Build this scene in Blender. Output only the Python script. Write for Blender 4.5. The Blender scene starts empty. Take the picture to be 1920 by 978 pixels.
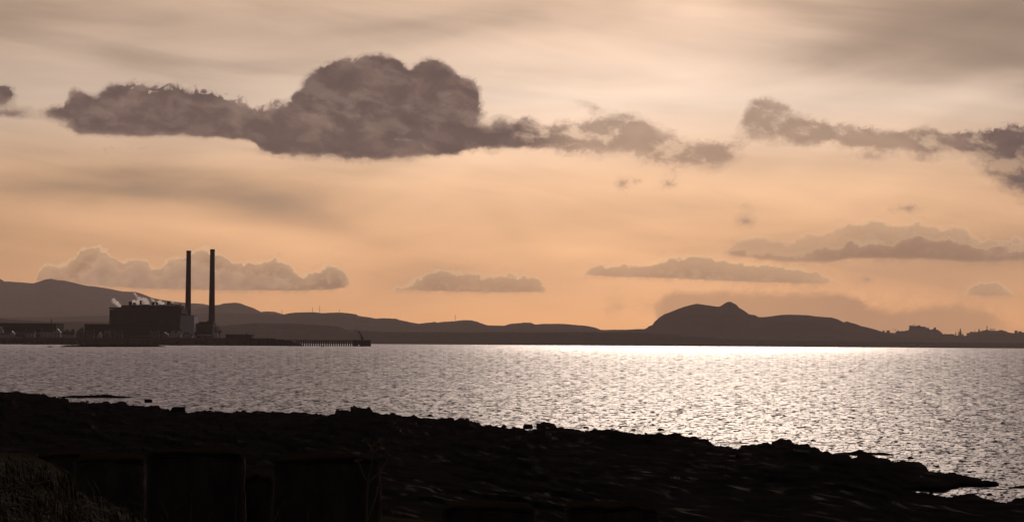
import bpy, bmesh, math, random
import numpy as np
from mathutils import Vector, Matrix

S = bpy.context.scene
COL = S.collection
random.seed(4)
rng = np.random.RandomState(11)

# ------------------------------------------------------------------ camera geometry
F = 4460.0                      # focal length in photo pixels (photo 1920 x 978)
CAMZ = 5.5
TH = math.radians(0.385)        # small roll of the hand-held camera
PH = math.atan(0.03465)         # pitch up
cT, sT, cP, sP = math.cos(TH), math.sin(TH), math.cos(PH), math.sin(PH)


def ray(px, py):
    x = (np.asarray(px, float) - 960.0) / F
    y = -(np.asarray(py, float) - 489.0) / F
    xr = x * cT - y * sT
    yr = x * sT + y * cT
    return xr, cP - yr * sP, sP + yr * cP


def P(px, py, D):
    """world point at forward distance D seen where the photograph shows it"""
    X, Y, Z = ray(px, py)
    return X / Y * D, D + 0 * X, CAMZ + Z / Y * D


def on_z(px, py, z):
    X, Y, Z = ray(px, py)
    D = (z - CAMZ) / (Z / Y)
    return X / Y * D, D


def to_px(X, Y, Z):
    a = X / Y
    b = (Z - CAMZ) / Y
    k = 1.0 / (cP + sP * b)
    xr = a * k
    yr = (b * cP - sP) * k
    x = xr * cT + yr * sT
    y = -xr * sT + yr * cT
    return 960 + x * F, 489 - y * F


def azel(px, py):
    X, Y, Z = ray(px, py)
    return np.degrees(np.arctan2(X, Y)), np.degrees(np.arctan2(Z, np.hypot(X, Y)))


# ------------------------------------------------------------------ numeric noise
PERM = rng.permutation(1024)
GRAD = rng.rand(1024) * 2 - 1


def vnoise(x, y):
    xi = np.floor(x).astype(int)
    yi = np.floor(y).astype(int)
    xf = x - xi
    yf = y - yi
    u = xf * xf * xf * (xf * (xf * 6 - 15) + 10)
    v = yf * yf * yf * (yf * (yf * 6 - 15) + 10)

    def h(i, j):
        return GRAD[(PERM[(i & 1023)] + j * 57) & 1023]
    a = h(xi, yi); b = h(xi + 1, yi); c = h(xi, yi + 1); d = h(xi + 1, yi + 1)
    return (a * (1 - u) + b * u) * (1 - v) + (c * (1 - u) + d * u) * v


def fbm(x, y, o=5, g=0.5):
    s = 0; a = 1; t = 0
    for i in range(o):
        s = s + a * vnoise(x * 2 ** i + 17.3 * i, y * 2 ** i - 9.1 * i)
        t += a
        a *= g
    return s / t


def sstep(a, b, x):
    t = np.clip((x - a) / (b - a), 0, 1)
    return t * t * (3 - 2 * t)


def interp(pts, x):
    p = np.array(pts, float)
    return np.interp(x, p[:, 0], p[:, 1])


# ------------------------------------------------------------------ object helpers
def tag(o, label=None, cat=None, group=None, kind=None):
    if label: o['label'] = label
    if cat: o['category'] = cat
    if group: o['group'] = group
    if kind: o['kind'] = kind
    return o


def link(name, me, m=None, parent=None):
    o = bpy.data.objects.new(name, me)
    COL.objects.link(o)
    if m is not None: me.materials.append(m)
    if parent is not None:
        o.parent = parent
    return o


def empty(name, loc, label, cat, group=None, rz=0):
    o = bpy.data.objects.new(name, None)
    COL.objects.link(o)
    o.location = loc
    o.rotation_euler = (0, 0, rz)
    return tag(o, label, cat, group)


def grid_mesh(name, X, Y, Z, smooth=True):
    r, c = X.shape
    co = np.stack([X, Y, Z], -1).reshape(-1, 3).astype(np.float32)
    i = np.arange(r * c).reshape(r, c)
    q = np.stack([i[:-1, :-1], i[:-1, 1:], i[1:, 1:], i[1:, :-1]], -1).reshape(-1, 4)
    me = bpy.data.meshes.new(name)
    me.vertices.add(len(co)); me.vertices.foreach_set('co', co.ravel())
    me.loops.add(q.size); me.loops.foreach_set('vertex_index', q.ravel().astype(np.int32))
    me.polygons.add(len(q))
    me.polygons.foreach_set('loop_start', (np.arange(len(q)) * 4).astype(np.int32))
    me.polygons.foreach_set('loop_total', np.full(len(q), 4, np.int32))
    me.polygons.foreach_set('use_smooth', np.full(len(q), smooth))
    me.update(calc_edges=True)
    return me


class MB:
    """collects shapes into one mesh"""
    def __init__(self):
        self.v = []; self.f = []

    def add(self, vs, fs):
        b = len(self.v)
        self.v += [tuple(map(float, v)) for v in vs]
        self.f += [tuple(b + i for i in f) for f in fs]

    def box(self, x0, x1, y0, y1, z0, z1):
        vs = [(x0, y0, z0), (x1, y0, z0), (x1, y1, z0), (x0, y1, z0), (x0, y0, z1), (x1, y0, z1), (x1, y1, z1), (x0, y1, z1)]
        self.add(vs, [(3, 2, 1, 0), (4, 5, 6, 7), (0, 1, 5, 4), (1, 2, 6, 5), (2, 3, 7, 6), (3, 0, 4, 7)])

    def tube(self, pts, rad, n=8):
        """pts list of Vectors, rad list of radii; closed ends"""
        pts = [Vector(p) for p in pts]
        b = len(self.v)
        for k, p in enumerate(pts):
            d = (pts[min(k + 1, len(pts) - 1)] - pts[max(k - 1, 0)]).normalized()
            a = d.orthogonal().normalized() if abs(d.z) < 0.99 else Vector((1, 0, 0))
            a = (a - d * a.dot(d)).normalized()
            c = d.cross(a)
            for i in range(n):
                t = 2 * math.pi * i / n
                self.v.append(tuple(p + (a * math.cos(t) + c * math.sin(t)) * rad[k]))
        for k in range(len(pts) - 1):
            for i in range(n):
                j = (i + 1) % n
                self.f.append((b + k * n + i, b + k * n + j, b + (k + 1) * n + j, b + (k + 1) * n + i))
        self.f.append(tuple(b + i for i in reversed(range(n))))
        self.f.append(tuple(b + (len(pts) - 1) * n + i for i in range(n)))

    def gable(self, x0, x1, y0, y1, z0, zr, over=0.3, axis='x'):
        """pitched roof with thickness"""
        t = 0.35
        if axis == 'x':
            ym = (y0 + y1) / 2
            a, b = x0 - over, x1 + over
            c, d = y0 - over, y1 + over
            pr = [(c, z0), (ym, zr), (d, z0), (d, z0 + t), (ym, zr + t), (c, z0 + t)]
            vs = [(a, p[0], p[1]) for p in pr] + [(b, p[0], p[1]) for p in pr]
        else:
            xm = (x0 + x1) / 2
            a, b = y0 - over, y1 + over
            c, d = x0 - over, x1 + over
            pr = [(c, z0), (xm, zr), (d, z0), (d, z0 + t), (xm, zr + t), (c, z0 + t)]
            vs = [(p[0], a, p[1]) for p in pr] + [(p[0], b, p[1]) for p in pr]
        fs = [(0, 1, 4, 5), (1, 2, 3, 4), (6, 11, 10, 7), (7, 10, 9, 8)]
        for i in range(6):
            j = (i + 1) % 6
            fs.append((i, i + 6, j + 6, j))
        self.add(vs, fs)

    def prism_wall(self, x0, x1, y0, y1, z0, z1, zr, axis='x'):
        """walls with gable ends up to the ridge"""
        if axis == 'x':
            ym = (y0 + y1) / 2
            pr = [(y0, z0), (y1, z0), (y1, z1), (ym, zr), (y0, z1)]
            vs = [(x0, p[0], p[1]) for p in pr] + [(x1, p[0], p[1]) for p in pr]
        else:
            xm = (x0 + x1) / 2
            pr = [(x0, z0), (x1, z0), (x1, z1), (xm, zr), (x0, z1)]
            vs = [(p[0], y0, p[1]) for p in pr] + [(p[0], y1, p[1]) for p in pr]
        fs = [tuple(range(5)), tuple(reversed(range(5, 10)))]
        for i in range(5):
            j = (i + 1) % 5
            fs.append((i, i + 5, j + 5, j))
        self.add(vs, fs)

    def build(self, name, m, parent=None, smooth=False):
        me = bpy.data.meshes.new(name)
        me.from_pydata(self.v, [], self.f)
        bm = bmesh.new(); bm.from_mesh(me)
        bmesh.ops.recalc_face_normals(bm, faces=bm.faces)
        bm.to_mesh(me); bm.free()
        if smooth:
            me.polygons.foreach_set('use_smooth', [True] * len(me.polygons))
        return link(name, me, m, parent)


# ------------------------------------------------------------------ materials
def material(name, c0, c1, scale=1.0, rough=0.9, spec=0.2, detail=6, bump=0.0, stretch=(1, 1, 1)):
    m = bpy.data.materials.new(name)
    m.use_nodes = True
    nt = m.node_tree
    b = nt.nodes['Principled BSDF']
    tc = nt.nodes.new('ShaderNodeTexCoord')
    mp = nt.nodes.new('ShaderNodeMapping')
    mp.inputs['Scale'].default_value = stretch
    n = nt.nodes.new('ShaderNodeTexNoise')
    n.inputs['Scale'].default_value = scale
    n.inputs['Detail'].default_value = detail
    n.inputs['Roughness'].default_value = 0.6
    r = nt.nodes.new('ShaderNodeValToRGB')
    r.color_ramp.elements[0].position = 0.35
    r.color_ramp.elements[1].position = 0.68
    r.color_ramp.elements[0].color = (*c0, 1)
    r.color_ramp.elements[1].color = (*c1, 1)
    L = nt.links.new
    L(tc.outputs['Object'], mp.inputs['Vector'])
    L(mp.outputs['Vector'], n.inputs['Vector'])
    L(n.outputs['Fac'], r.inputs['Fac'])
    L(r.outputs['Color'], b.inputs['Base Color'])
    b.inputs['Roughness'].default_value = rough
    b.inputs['Specular IOR Level'].default_value = spec
    if bump:
        bp = nt.nodes.new('ShaderNodeBump')
        bp.inputs['Strength'].default_value = 0.6
        bp.inputs['Distance'].default_value = bump
        L(n.outputs['Fac'], bp.inputs['Height'])
        L(bp.outputs['Normal'], b.inputs['Normal'])
    return m


M = dict(
    hill=material('hill_heather', (0.045, 0.038, 0.030), (0.075, 0.060, 0.045), 0.004, 1.0, 0.0),
    wood=material('far_woodland', (0.022, 0.020, 0.015), (0.045, 0.038, 0.028), 0.02, 1.0, 0.0),
    land=material('headland_turf', (0.012, 0.011, 0.009), (0.03, 0.026, 0.02), 0.08, 1.0, 0.0),
    rock=material('wet_dark_rock', (0.010, 0.009, 0.009), (0.034, 0.029, 0.027), 0.55, 0.72, 0.10, 10, 0.05),
    reef=material('weedy_reef_rock', (0.008, 0.007, 0.007), (0.02, 0.017, 0.016), 0.6, 0.8, 0.05, 8, 0.04),
    conc=material('weathered_concrete', (0.014, 0.012, 0.010), (0.07, 0.052, 0.042), 3.5, 1.0, 0.0, 12, 0.03, (1, 1, 0.35)),
    soil=material('bank_soil', (0.015, 0.014, 0.008), (0.035, 0.03, 0.016), 2.0, 1.0, 0.0, 8, 0.03),
    grass=material('rough_grass', (0.014, 0.013, 0.003), (0.050, 0.035, 0.009), 1.1, 0.8, 0.1),
    straw=material('dead_stem', (0.07, 0.05, 0.03), (0.15, 0.11, 0.065), 6, 0.8, 0.1),
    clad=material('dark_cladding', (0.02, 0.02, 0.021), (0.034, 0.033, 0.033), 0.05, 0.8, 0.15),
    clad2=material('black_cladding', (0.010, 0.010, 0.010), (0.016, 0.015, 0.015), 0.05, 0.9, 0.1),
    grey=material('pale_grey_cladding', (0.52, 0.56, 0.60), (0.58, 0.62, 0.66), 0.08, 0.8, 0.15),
    stack=material('stack_concrete', (0.020, 0.018, 0.017), (0.034, 0.030, 0.028), 0.05, 0.95, 0.05, 6, 0, (1, 1, 0.2)),
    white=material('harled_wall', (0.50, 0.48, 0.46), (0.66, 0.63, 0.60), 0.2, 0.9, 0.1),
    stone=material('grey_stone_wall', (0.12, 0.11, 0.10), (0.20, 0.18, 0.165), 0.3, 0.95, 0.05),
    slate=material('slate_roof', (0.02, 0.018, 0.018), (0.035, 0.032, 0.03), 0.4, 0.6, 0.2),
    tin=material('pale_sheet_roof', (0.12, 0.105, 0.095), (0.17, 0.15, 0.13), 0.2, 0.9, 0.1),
    glass=material('window_dark', (0.01, 0.01, 0.012), (0.015, 0.015, 0.017), 1, 0.2, 0.5),
    steel=material('painted_steel', (0.015, 0.014, 0.014), (0.03, 0.027, 0.025), 0.4, 0.6, 0.3),
    timber=material('pier_timber', (0.014, 0.012, 0.011), (0.026, 0.022, 0.020), 0.4, 0.9, 0.1),
    city=material('soot_dark_stone', (0.04, 0.034, 0.028), (0.07, 0.06, 0.05), 0.05, 0.95, 0.05),
    leaf=material('winter_foliage', (0.012, 0.012, 0.008), (0.03, 0.028, 0.018), 0.4, 0.95, 0.05),
    bark=material('bark', (0.02, 0.016, 0.013), (0.04, 0.033, 0.027), 0.8, 0.95, 0.05),
    car=material('car_paint', (0.25, 0.24, 0.24), (0.30, 0.29, 0.28), 0.5, 0.6, 0.2),
)



def rock_material(name, c0, c1, sheen, stretch, uv=None):
    m = material(name, c0, c1, 0.55, 1.0, 0.0, 10, 0.05)
    nt = m.node_tree
    b = nt.nodes['Principled BSDF']
    out = nt.nodes['Material Output']
    gl = nt.nodes.new('ShaderNodeBsdfGlossy'); gl.inputs['Roughness'].default_value = 0.5
    gl.inputs['Color'].default_value = (sheen, sheen * .93, sheen * .88, 1)
    ad = nt.nodes.new('ShaderNodeMixShader')
    tc = nt.nodes.new('ShaderNodeTexCoord'); mp = nt.nodes.new('ShaderNodeMapping')
    mp.inputs['Scale'].default_value = stretch; mp.inputs['Rotation'].default_value = (0, 0, math.radians(-10))
    n = nt.nodes.new('ShaderNodeTexNoise'); n.inputs['Scale'].default_value = 1.0; n.inputs['Detail'].default_value = 6
    mr = nt.nodes.new('ShaderNodeMapRange'); mr.inputs[1].default_value = .55; mr.inputs[2].default_value = .68
    L = nt.links.new
    if uv:
        un = nt.nodes.new('ShaderNodeUVMap'); un.uv_map = uv
        mp.inputs['Rotation'].default_value = (0, 0, 0)
        L(un.outputs[0], mp.inputs['Vector'])
    else:
        L(tc.outputs['Object'], mp.inputs['Vector'])
    L(mp.outputs['Vector'], n.inputs['Vector']); L(n.outputs['Fac'], mr.inputs[0])
    n2 = nt.nodes.new('ShaderNodeTexNoise'); n2.inputs['Scale'].default_value = .16; n2.inputs['Detail'].default_value = 5
    m2 = nt.nodes.new('ShaderNodeMapRange'); m2.inputs[1].default_value = .42; m2.inputs[2].default_value = .62
    mm = nt.nodes.new('ShaderNodeMath'); mm.operation = 'MULTIPLY'
    L(mp.outputs['Vector'], n2.inputs['Vector']); L(n2.outputs['Fac'], m2.inputs[0]); L(mr.outputs[0], mm.inputs[0]); L(m2.outputs[0], mm.inputs[1])
    L(mm.outputs[0], ad.inputs[0]); L(b.outputs[0], ad.inputs[1]); L(gl.outputs[0], ad.inputs[2]); L(ad.outputs[0], out.inputs['Surface'])
    return m


M['rock'] = rock_material('wet_dark_rock', (0.006, 0.0055, 0.0055), (0.016, 0.0135, 0.0125), 0.013, (1.5, 2.0, 1), 'strata')
M['reef'] = rock_material('weedy_reef_rock', (0.008, 0.007, 0.007), (0.018, 0.015, 0.014), 0.006, (1.0, .4, 1))

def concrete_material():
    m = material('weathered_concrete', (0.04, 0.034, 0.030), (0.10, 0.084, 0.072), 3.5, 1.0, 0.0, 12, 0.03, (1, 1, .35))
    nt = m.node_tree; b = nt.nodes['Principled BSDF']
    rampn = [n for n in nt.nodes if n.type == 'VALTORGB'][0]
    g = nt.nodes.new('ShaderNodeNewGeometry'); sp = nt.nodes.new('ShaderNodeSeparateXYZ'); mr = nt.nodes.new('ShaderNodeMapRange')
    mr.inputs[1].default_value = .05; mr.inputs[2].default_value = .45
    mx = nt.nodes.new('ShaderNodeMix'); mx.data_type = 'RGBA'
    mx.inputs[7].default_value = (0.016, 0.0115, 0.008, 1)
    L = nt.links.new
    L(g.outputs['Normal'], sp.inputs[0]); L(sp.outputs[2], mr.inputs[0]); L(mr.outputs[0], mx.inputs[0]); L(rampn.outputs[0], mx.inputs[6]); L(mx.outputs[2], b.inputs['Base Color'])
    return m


M['conc'] = concrete_material()      # upward faces painted darker to offset the sky light they catch

# ------------------------------------------------------------------ camera
cam = bpy.data.cameras.new('camera')
co = bpy.data.objects.new('camera', cam)
COL.objects.link(co)
cam.sensor_fit = 'HORIZONTAL'
cam.sensor_width = 36.0
cam.lens = F / 1920.0 * 36.0
cam.clip_start = 0.5
cam.clip_end = 80000
R_ = Vector((1, 0, 0)); U_ = Vector((0, -sP, cP)); F_ = Vector((0, cP, sP))
ax = R_ * cT + U_ * sT
ay = R_ * -sT + U_ * cT
az_ = -F_
mw = Matrix(((ax.x, ay.x, az_.x, 0), (ax.y, ay.y, az_.y, 0), (ax.z, ay.z, az_.z, CAMZ), (0, 0, 0, 1)))
co.matrix_world = mw
S.camera = co

# ------------------------------------------------------------------ sun
SUN_AZ, SUN_EL = math.radians(4.9), math.radians(19.0)
sv = Vector((math.sin(SUN_AZ) * math.cos(SUN_EL), math.cos(SUN_AZ) * math.cos(SUN_EL), math.sin(SUN_EL)))
sl = bpy.data.lights.new('sun', 'SUN')
sl.energy = 0.5
sl.angle = math.radians(10)   # the sun is behind a thin overcast veil
sl.color = (1.0, 0.81, 0.66)
so = bpy.data.objects.new('sun', sl)
COL.objects.link(so)
so.rotation_euler = sv.to_track_quat('Z', 'Y').to_euler()
so.location = (200, 500, 300)

# ------------------------------------------------------------------ world: sky, veil and clouds by direction
W = bpy.data.worlds.new('World')
S.world = W
W.use_nodes = True
nt = W.node_tree
nt.nodes.clear()
LK = nt.links.new


class V:
    """scalar socket with arithmetic"""
    def __init__(s, sock): s.s = sock

    def _op(a, op, b=None, c=None):
        n = nt.nodes.new('ShaderNodeMath'); n.operation = op
        for i, q in enumerate((a, b, c)):
            if q is None: continue
            if isinstance(q, V): LK(q.s, n.inputs[i])
            else: n.inputs[i].default_value = q
        return V(n.outputs[0])

    def __add__(a, b): return a._op('ADD', b)
    __radd__ = __add__
    def __sub__(a, b): return a._op('SUBTRACT', b)
    def __rsub__(a, b): return V._op(b, 'SUBTRACT', a)
    def __mul__(a, b): return a._op('MULTIPLY', b)
    __rmul__ = __mul__
    def __truediv__(a, b): return a._op('DIVIDE', b)
    def mn(a, b): return a._op('MINIMUM', b)
    def mx(a, b): return a._op('MAXIMUM', b)
    def pw(a, b): return a._op('POWER', b)
    def fn(a, f): return a._op(f)


def smooth(x, a, b, lo=0.0, hi=1.0):
    n = nt.nodes.new('ShaderNodeMapRange'); n.interpolation_type = 'SMOOTHSTEP'
    LK(x.s, n.inputs['Value'])
    for k, q in (('From Min', a), ('From Max', b), ('To Min', lo), ('To Max', hi)):
        if isinstance(q, V): LK(q.s, n.inputs[k])
        else: n.inputs[k].default_value = q
    return V(n.outputs[0])


def combine(x, y, z):
    n = nt.nodes.new('ShaderNodeCombineXYZ')
    for i, q in enumerate((x, y, z)):
        if isinstance(q, V): LK(q.s, n.inputs[i])
        else: n.inputs[i].default_value = q
    return n.outputs[0]


def noise(vec, scale, detail=8, rough=0.55, color=False, dist=0.0):
    n = nt.nodes.new('ShaderNodeTexNoise')
    LK(vec, n.inputs['Vector'])
    n.inputs['Scale'].default_value = scale
    n.inputs['Detail'].default_value = detail
    n.inputs['Roughness'].default_value = rough
    n.inputs['Distortion'].default_value = dist
    return n.outputs['Color'] if color else V(n.outputs['Fac'])


def mixc(f, a, b, mode='MIX'):
    n = nt.nodes.new('ShaderNodeMix'); n.data_type = 'RGBA'; n.blend_type = mode
    if isinstance(f, V): LK(f.s, n.inputs[0])
    else: n.inputs[0].default_value = f
    for i, q in ((6, a), (7, b)):
        if isinstance(q, tuple): n.inputs[i].default_value = (*q, 1)
        else: LK(q, n.inputs[i])
    return n.outputs[2]


def lin(r, g, b):
    f = lambda c: (c / 255) / 12.92 if c <= 10 else (((c / 255) + 0.055) / 1.055) ** 2.4
    return (f(r), f(g), f(b))


def ramp(x, stops):
    n = nt.nodes.new('ShaderNodeValToRGB')
    LK(x.s, n.inputs[0])
    e = n.color_ramp.elements
    for i, (p, c) in enumerate(stops):
        q = e[i] if i < 2 else e.new(p)
        q.position = p
        q.color = (*c, 1)
    return n.outputs[0]


AZ0, AZ1, EL1 = -14.0, 14.0, 10.0


def curve(x01, pts):
    n = nt.nodes.new('ShaderNodeFloatCurve')
    LK(x01.s, n.inputs['Value'])
    c = n.mapping.curves[0]
    pts = [(min(max(a, 0.0), 1.0), min(max(b, 0.0), 1.0)) for a, b in pts]
    n.mapping.extend = 'HORIZONTAL'
    while len(c.points) < len(pts):
        c.points.new(0.5, 0.5)
    for q, (a, b) in zip(c.points, pts):
        q.location = (a, b)
        q.handle_type = 'VECTOR'
    n.mapping.update()
    return V(n.outputs[0])


def px_curve(x01, pts):
    r = []
    for x, y in pts:
        a, e = azel(x, y)
        r.append(((float(a) - AZ0) / (AZ1 - AZ0), float(e) / EL1))
    r.sort()
    return curve(x01, r) * EL1


def den_curve(x01, pts):
    r = []
    for x, y in pts:
        a, e = azel(x, 400)
        r.append(((float(a) - AZ0) / (AZ1 - AZ0), y))
    return curve(x01, r)


geo = nt.nodes.new('ShaderNodeTexCoord')
sep = nt.nodes.new('ShaderNodeSeparateXYZ')
LK(geo.outputs['Generated'], sep.inputs[0])
dx, dy, dz = (V(sep.outputs[i]) for i in range(3))
az = V._op(dx, 'ARCTAN2', dy) * (180 / math.pi)
el = dz.fn('ARCSINE') * (180 / math.pi)
elc = el.mx(0.0)

# --- clear sky + thin high veil
sky = nt.nodes.new('ShaderNodeTexSky')
sky.sky_type = 'NISHITA'
sky.sun_disc = False
sky.sun_elevation = SUN_EL
sky.sun_rotation = SUN_AZ
sky.altitude = 0
sky.air_density = 1.2
sky.dust_density = 4.0

e01 = (elc / 90.0).pw(0.5)


def ep(e): return (e / 90.0) ** 0.5


def sc(c, k): return tuple(v * k for v in c)


veil = ramp(e01, [
    (0.0, sc(lin(238, 172, 110), 1.44)),
    (ep(0.6), sc(lin(240, 176, 118), 1.42)),
    (ep(1.4), sc(lin(240, 181, 128), 1.36)),
    (ep(2.6), sc(lin(238, 186, 139), 1.24)),
    (ep(4.0), sc(lin(236, 193, 153), 1.16)),
    (ep(5.8), lin(247, 221, 197)),
    (ep(7.2), lin(240, 210, 184)),
    (ep(8.8), lin(224, 190, 162)),
    (ep(14.0), sc((0.98, 0.76, 0.58), 1.15)),
    (ep(20.0), (1.55, 1.19, 1.18)),
    (ep(30.0), (1.60, 1.23, 1.25)),
    (ep(46.0), (0.13, 0.105, 0.108)),
    (1.0, (0.02, 0.018, 0.02)),
])
dlat = az - 3.0
lat = ((dlat / 10.5).pw(2.0) * -1.0).fn('EXPONENT')
kdrop = smooth(el, 0.5, 9.0, 0.32, 0.36) - smooth(el, 11.0, 16.0, 0.0, 0.20)
lum = 1.0 - (1.0 - lat) * kdrop
# away from the sun the overcast gets much darker
caz = (az * (math.pi / 180) - SUN_AZ).fn('COSINE')
back = smooth(caz, -0.1, 0.9, 0.065, 1.0)
lum = lum * back
below = smooth(el, -1.5, -0.2, 0.05, 1.0)
lum = lum * below
# streaky veil: stretched noise, slightly tilted
sv1 = combine(az * 0.085 + el * 0.04, el * 0.30 - az * 0.045, 1.7)
n1 = noise(sv1, 1.15, 3, 0.45, dist=0.6)
sv2 = combine(az * 0.11 - el * 0.16, el * 0.75 + az * 0.10, 6.1)
n2 = noise(sv2, 0.9, 5, 0.5, dist=0.5)
vamp = smooth(el, 0.3, 4.5, 0.35, 1.0)
vm = 1.0 + (n1 - 0.5) * 1.25 * vamp + (n2 - 0.5) * 1.05 * vamp


def blob(px, py, rx, ry, k, tilt=0.0):
    a, e = azel(px, py)
    u_ = az - float(a); v_ = el - float(e)
    v_ = v_ + u_ * tilt
    q = (u_ / (rx / F * 57.3)).pw(2.0) + (v_ / (ry / F * 57.3)).pw(2.0)
    return (q * -1.0).fn('EXPONENT') * k


for bp in ((60, -20, 420, 70, -.14), (520, 60, 330, 60, -.12, .12), (1900, 20, 260, 75, -.34, -.12), (1080, 170, 260, 90, .22), (1250, 20, 200, 90, .16),
           (1650, 165, 260, 30, .10, -.1), (1560, 300, 330, 26, -.14, -.02), (120, 370, 260, 45, -.08), (900, 350, 380, 40, .10), (420, 100, 300, 45, .08, .25),
           (650, 430, 300, 28, -.10, .35), (1700, 350, 240, 40, .06), (960, 430, 60, 40, -.06, .8), (1650, 90, 220, 40, -.06, -.15), (300, 420, 300, 18, .08, .05)):
    vm = vm + blob(*bp)
vm = vm.mx(0.40)
lumv = lum * vm


def scale_col(c, v):
    n = nt.nodes.new('ShaderNodeVectorMath'); n.operation = 'SCALE'
    LK(c, n.inputs[0]) if not isinstance(c, tuple) else None
    if isinstance(c, tuple): n.inputs[0].default_value = c
    if isinstance(v, V): LK(v.s, n.inputs[3])
    else: n.inputs[3].default_value = v
    return n.outputs[0]


veil = mixc(1.0, veil, (0.955, 0.93, 0.925), "MULTIPLY")
veil_c = scale_col(veil, lumv)
# thicker veil is greyer
veil_c = mixc(smooth(vm, 1.0, 0.55, 0.0, 0.55), veil_c, scale_col((0.43, 0.305, 0.228), lum))

# --- cloud layers
warp = noise(combine(az, el, 3.3), 2.2, 5, 0.55, color=True)
ws = nt.nodes.new('ShaderNodeSeparateColor'); LK(warp, ws.inputs[0])
wx = (V(ws.outputs[0]) - 0.5)
wy = (V(ws.outputs[1]) - 0.5)


def cloud(top, bot, den, n_top, n_bot, soft, seed, wamp, scale, rough=0.6, halo=0.5, hs=2.2, nfk=0.3):
    a = az + wx * wamp
    x01 = (a - AZ0) / (AZ1 - AZ0)
    t = px_curve(x01, top)
    b = px_curve(x01, bot)
    d = den_curve(x01, den)
    vec = combine(az + wy * 0.25, el * 1.25 - az * 0.12 + wx * 0.2, seed)
    n = noise(vec, scale, 10, rough) - 0.5
    nf = noise(vec, scale * 3.3, 8, 0.62, dist=0.9) - 0.5
    e2 = el + wy * (wamp * 0.5)
    dt = t - e2 + n * n_top + nf * (n_top * nfk)
    db = e2 - b + n * n_bot
    f = dt.mn(db * 1.3)
    core = smooth(f, 0.0, soft)
    f2 = dt.mn(db * 3.0 + 0.02)
    hal = smooth(f2, -hs * soft, 1.4 * soft) * smooth(n + nf * 0.8, -0.16, 0.20) * halo
    al = core.mx(hal) * d
    # thin parts are torn into shreds
    shred = smooth(n * 0.8 + nf * 0.45 + d * 0.9, 0.10, 0.52)
    al = al * shred
    win = smooth(az.fn('ABSOLUTE'), 13.6, 13.0)
    return al * win, dt, n * 0.8 + nf * 0.12


# upper broken stratocumulus: overlapping soft puffs (photo position, half sizes, weight), torn by noise
PUFFS = [
    (148, 218, 34, 42, .8), (150, 185, 16, 26, .35), (195, 218, 55, 48, 1), (215, 188, 30, 30, .5), (255, 205, 55, 50, 1), (262, 178, 26, 24, .4), (320, 210, 55, 50, 1), (330, 186, 40, 26, .4),
    (385, 215, 50, 48, 1), (390, 192, 30, 24, .4), (430, 232, 45, 34, .9), (480, 235, 45, 34, .9), (530, 232, 45, 38, .9),
    (572, 205, 42, 55, 1), (596, 168, 36, 42, .8), (636, 150, 42, 44, .9), (688, 136, 40, 42, .9), (732, 138, 34, 40, .8), (640, 210, 65, 62, 1), (710, 205, 70, 65, 1),
    (788, 146, 34, 44, .8), (824, 143, 32, 42, .8), (780, 205, 62, 62, 1), (828, 205, 40, 55, .9), (845, 240, 40, 34, .7), (872, 172, 22, 34, .65), (892, 180, 16, 30, .6), (884, 214, 20, 22, .45),
    (510, 276, 34, 15, .42), (580, 272, 55, 24, .60), (665, 274, 55, 22, .68), (750, 278, 55, 16, .62), (825, 270, 45, 18, .60),
    (895, 266, 48, 18, .7), (955, 262, 48, 22, .75), (985, 244, 26, 26, .6), (925, 240, 30, 22, .35), (940, 222, 14, 14, .25), (1030, 265, 40, 20, .6),
    (1082, 266, 44, 28, .65), (1125, 248, 42, 36, .65), (1165, 240, 42, 36, .7), (1205, 250, 44, 42, .75), (1245, 276, 46, 32, .8), (1295, 292, 50, 25, .85), (1345, 290, 42, 22, .7), (1375, 272, 30, 20, .3),
    (1428, 212, 30, 34, .9), (1456, 228, 38, 40, 1), (1498, 243, 38, 32, .9), (1548, 256, 42, 22, .75), (1605, 260, 46, 26, .75), (1655, 264, 40, 22, .65), (1725, 252, 22, 28, .9), (1744, 266, 20, 24, .8), (1692, 264, 34, 20, .5),
    (1400, 225, 22, 40, .3), (1800, 272, 36, 24, .5), (1848, 272, 44, 34, .50), (1885, 285, 40, 44, .78), (1560, 240, 55, 13, .34), (1640, 252, 55, 14, .34), (1775, 262, 30, 18, .45), (1820, 258, 40, 14, .40), (1040, 240, 40, 16, .3), (985, 225, 16, 14, .3), (1930, 295, 55, 62, 1.1), (1990, 300, 65, 75, 1.1), (2060, 300, 80, 80, 1.0),
    (12, 173, 20, 15, .9), (-20, 165, 34, 20, .9), (105, 210, 20, 13, .55), (50, 214, 40, 15, .32), (15, 210, 44, 14, .34), (-60, 200, 60, 30, .6),
    (452, 172, 24, 9, .42), (500, 180, 26, 7, .40), (525, 190, 14, 6, .35), (1085, 188, 24, 8, .36), (1110, 200, 22, 9, .36), (1172, 344, 18, 18, .62), (1200, 341, 8, 6, .4), (1252, 343, 20, 14, .5), (1400, 414, 18, 17, .52), (1395, 383, 12, 6, .4),
    (1698, 391, 30, 9, .66), (1630, 523, 17, 8, .6), (1765, 227, 13, 6, .6), (1640, 297, 34, 10, .34), (1730, 300, 30, 8, .3), (768, 263.5, 70, 5, -.45),
]
BASE = [(-300, 205), (60, 224), (126, 240), (150, 251), (300, 254), (400, 257), (470, 261), (490, 279), (520, 286), (600, 287), (800, 288), (830, 285), (860, 281), (960, 280), (1040, 278),
        (1060, 287), (1100, 293), (1150, 295), (1185, 290), (1210, 293), (1240, 306), (1280, 315), (1320, 316), (1360, 309), (1390, 285), (1410, 262), (1440, 276), (1520, 276), (1650, 282), (1750, 290),
        (1790, 288), (1810, 305), (1850, 322), (1880, 345), (1920, 365), (2100, 390)]
pa = az + wx * 0.34
pe = el + wy * 0.26
pv_ = combine(pa, pe, 0.0)
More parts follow.
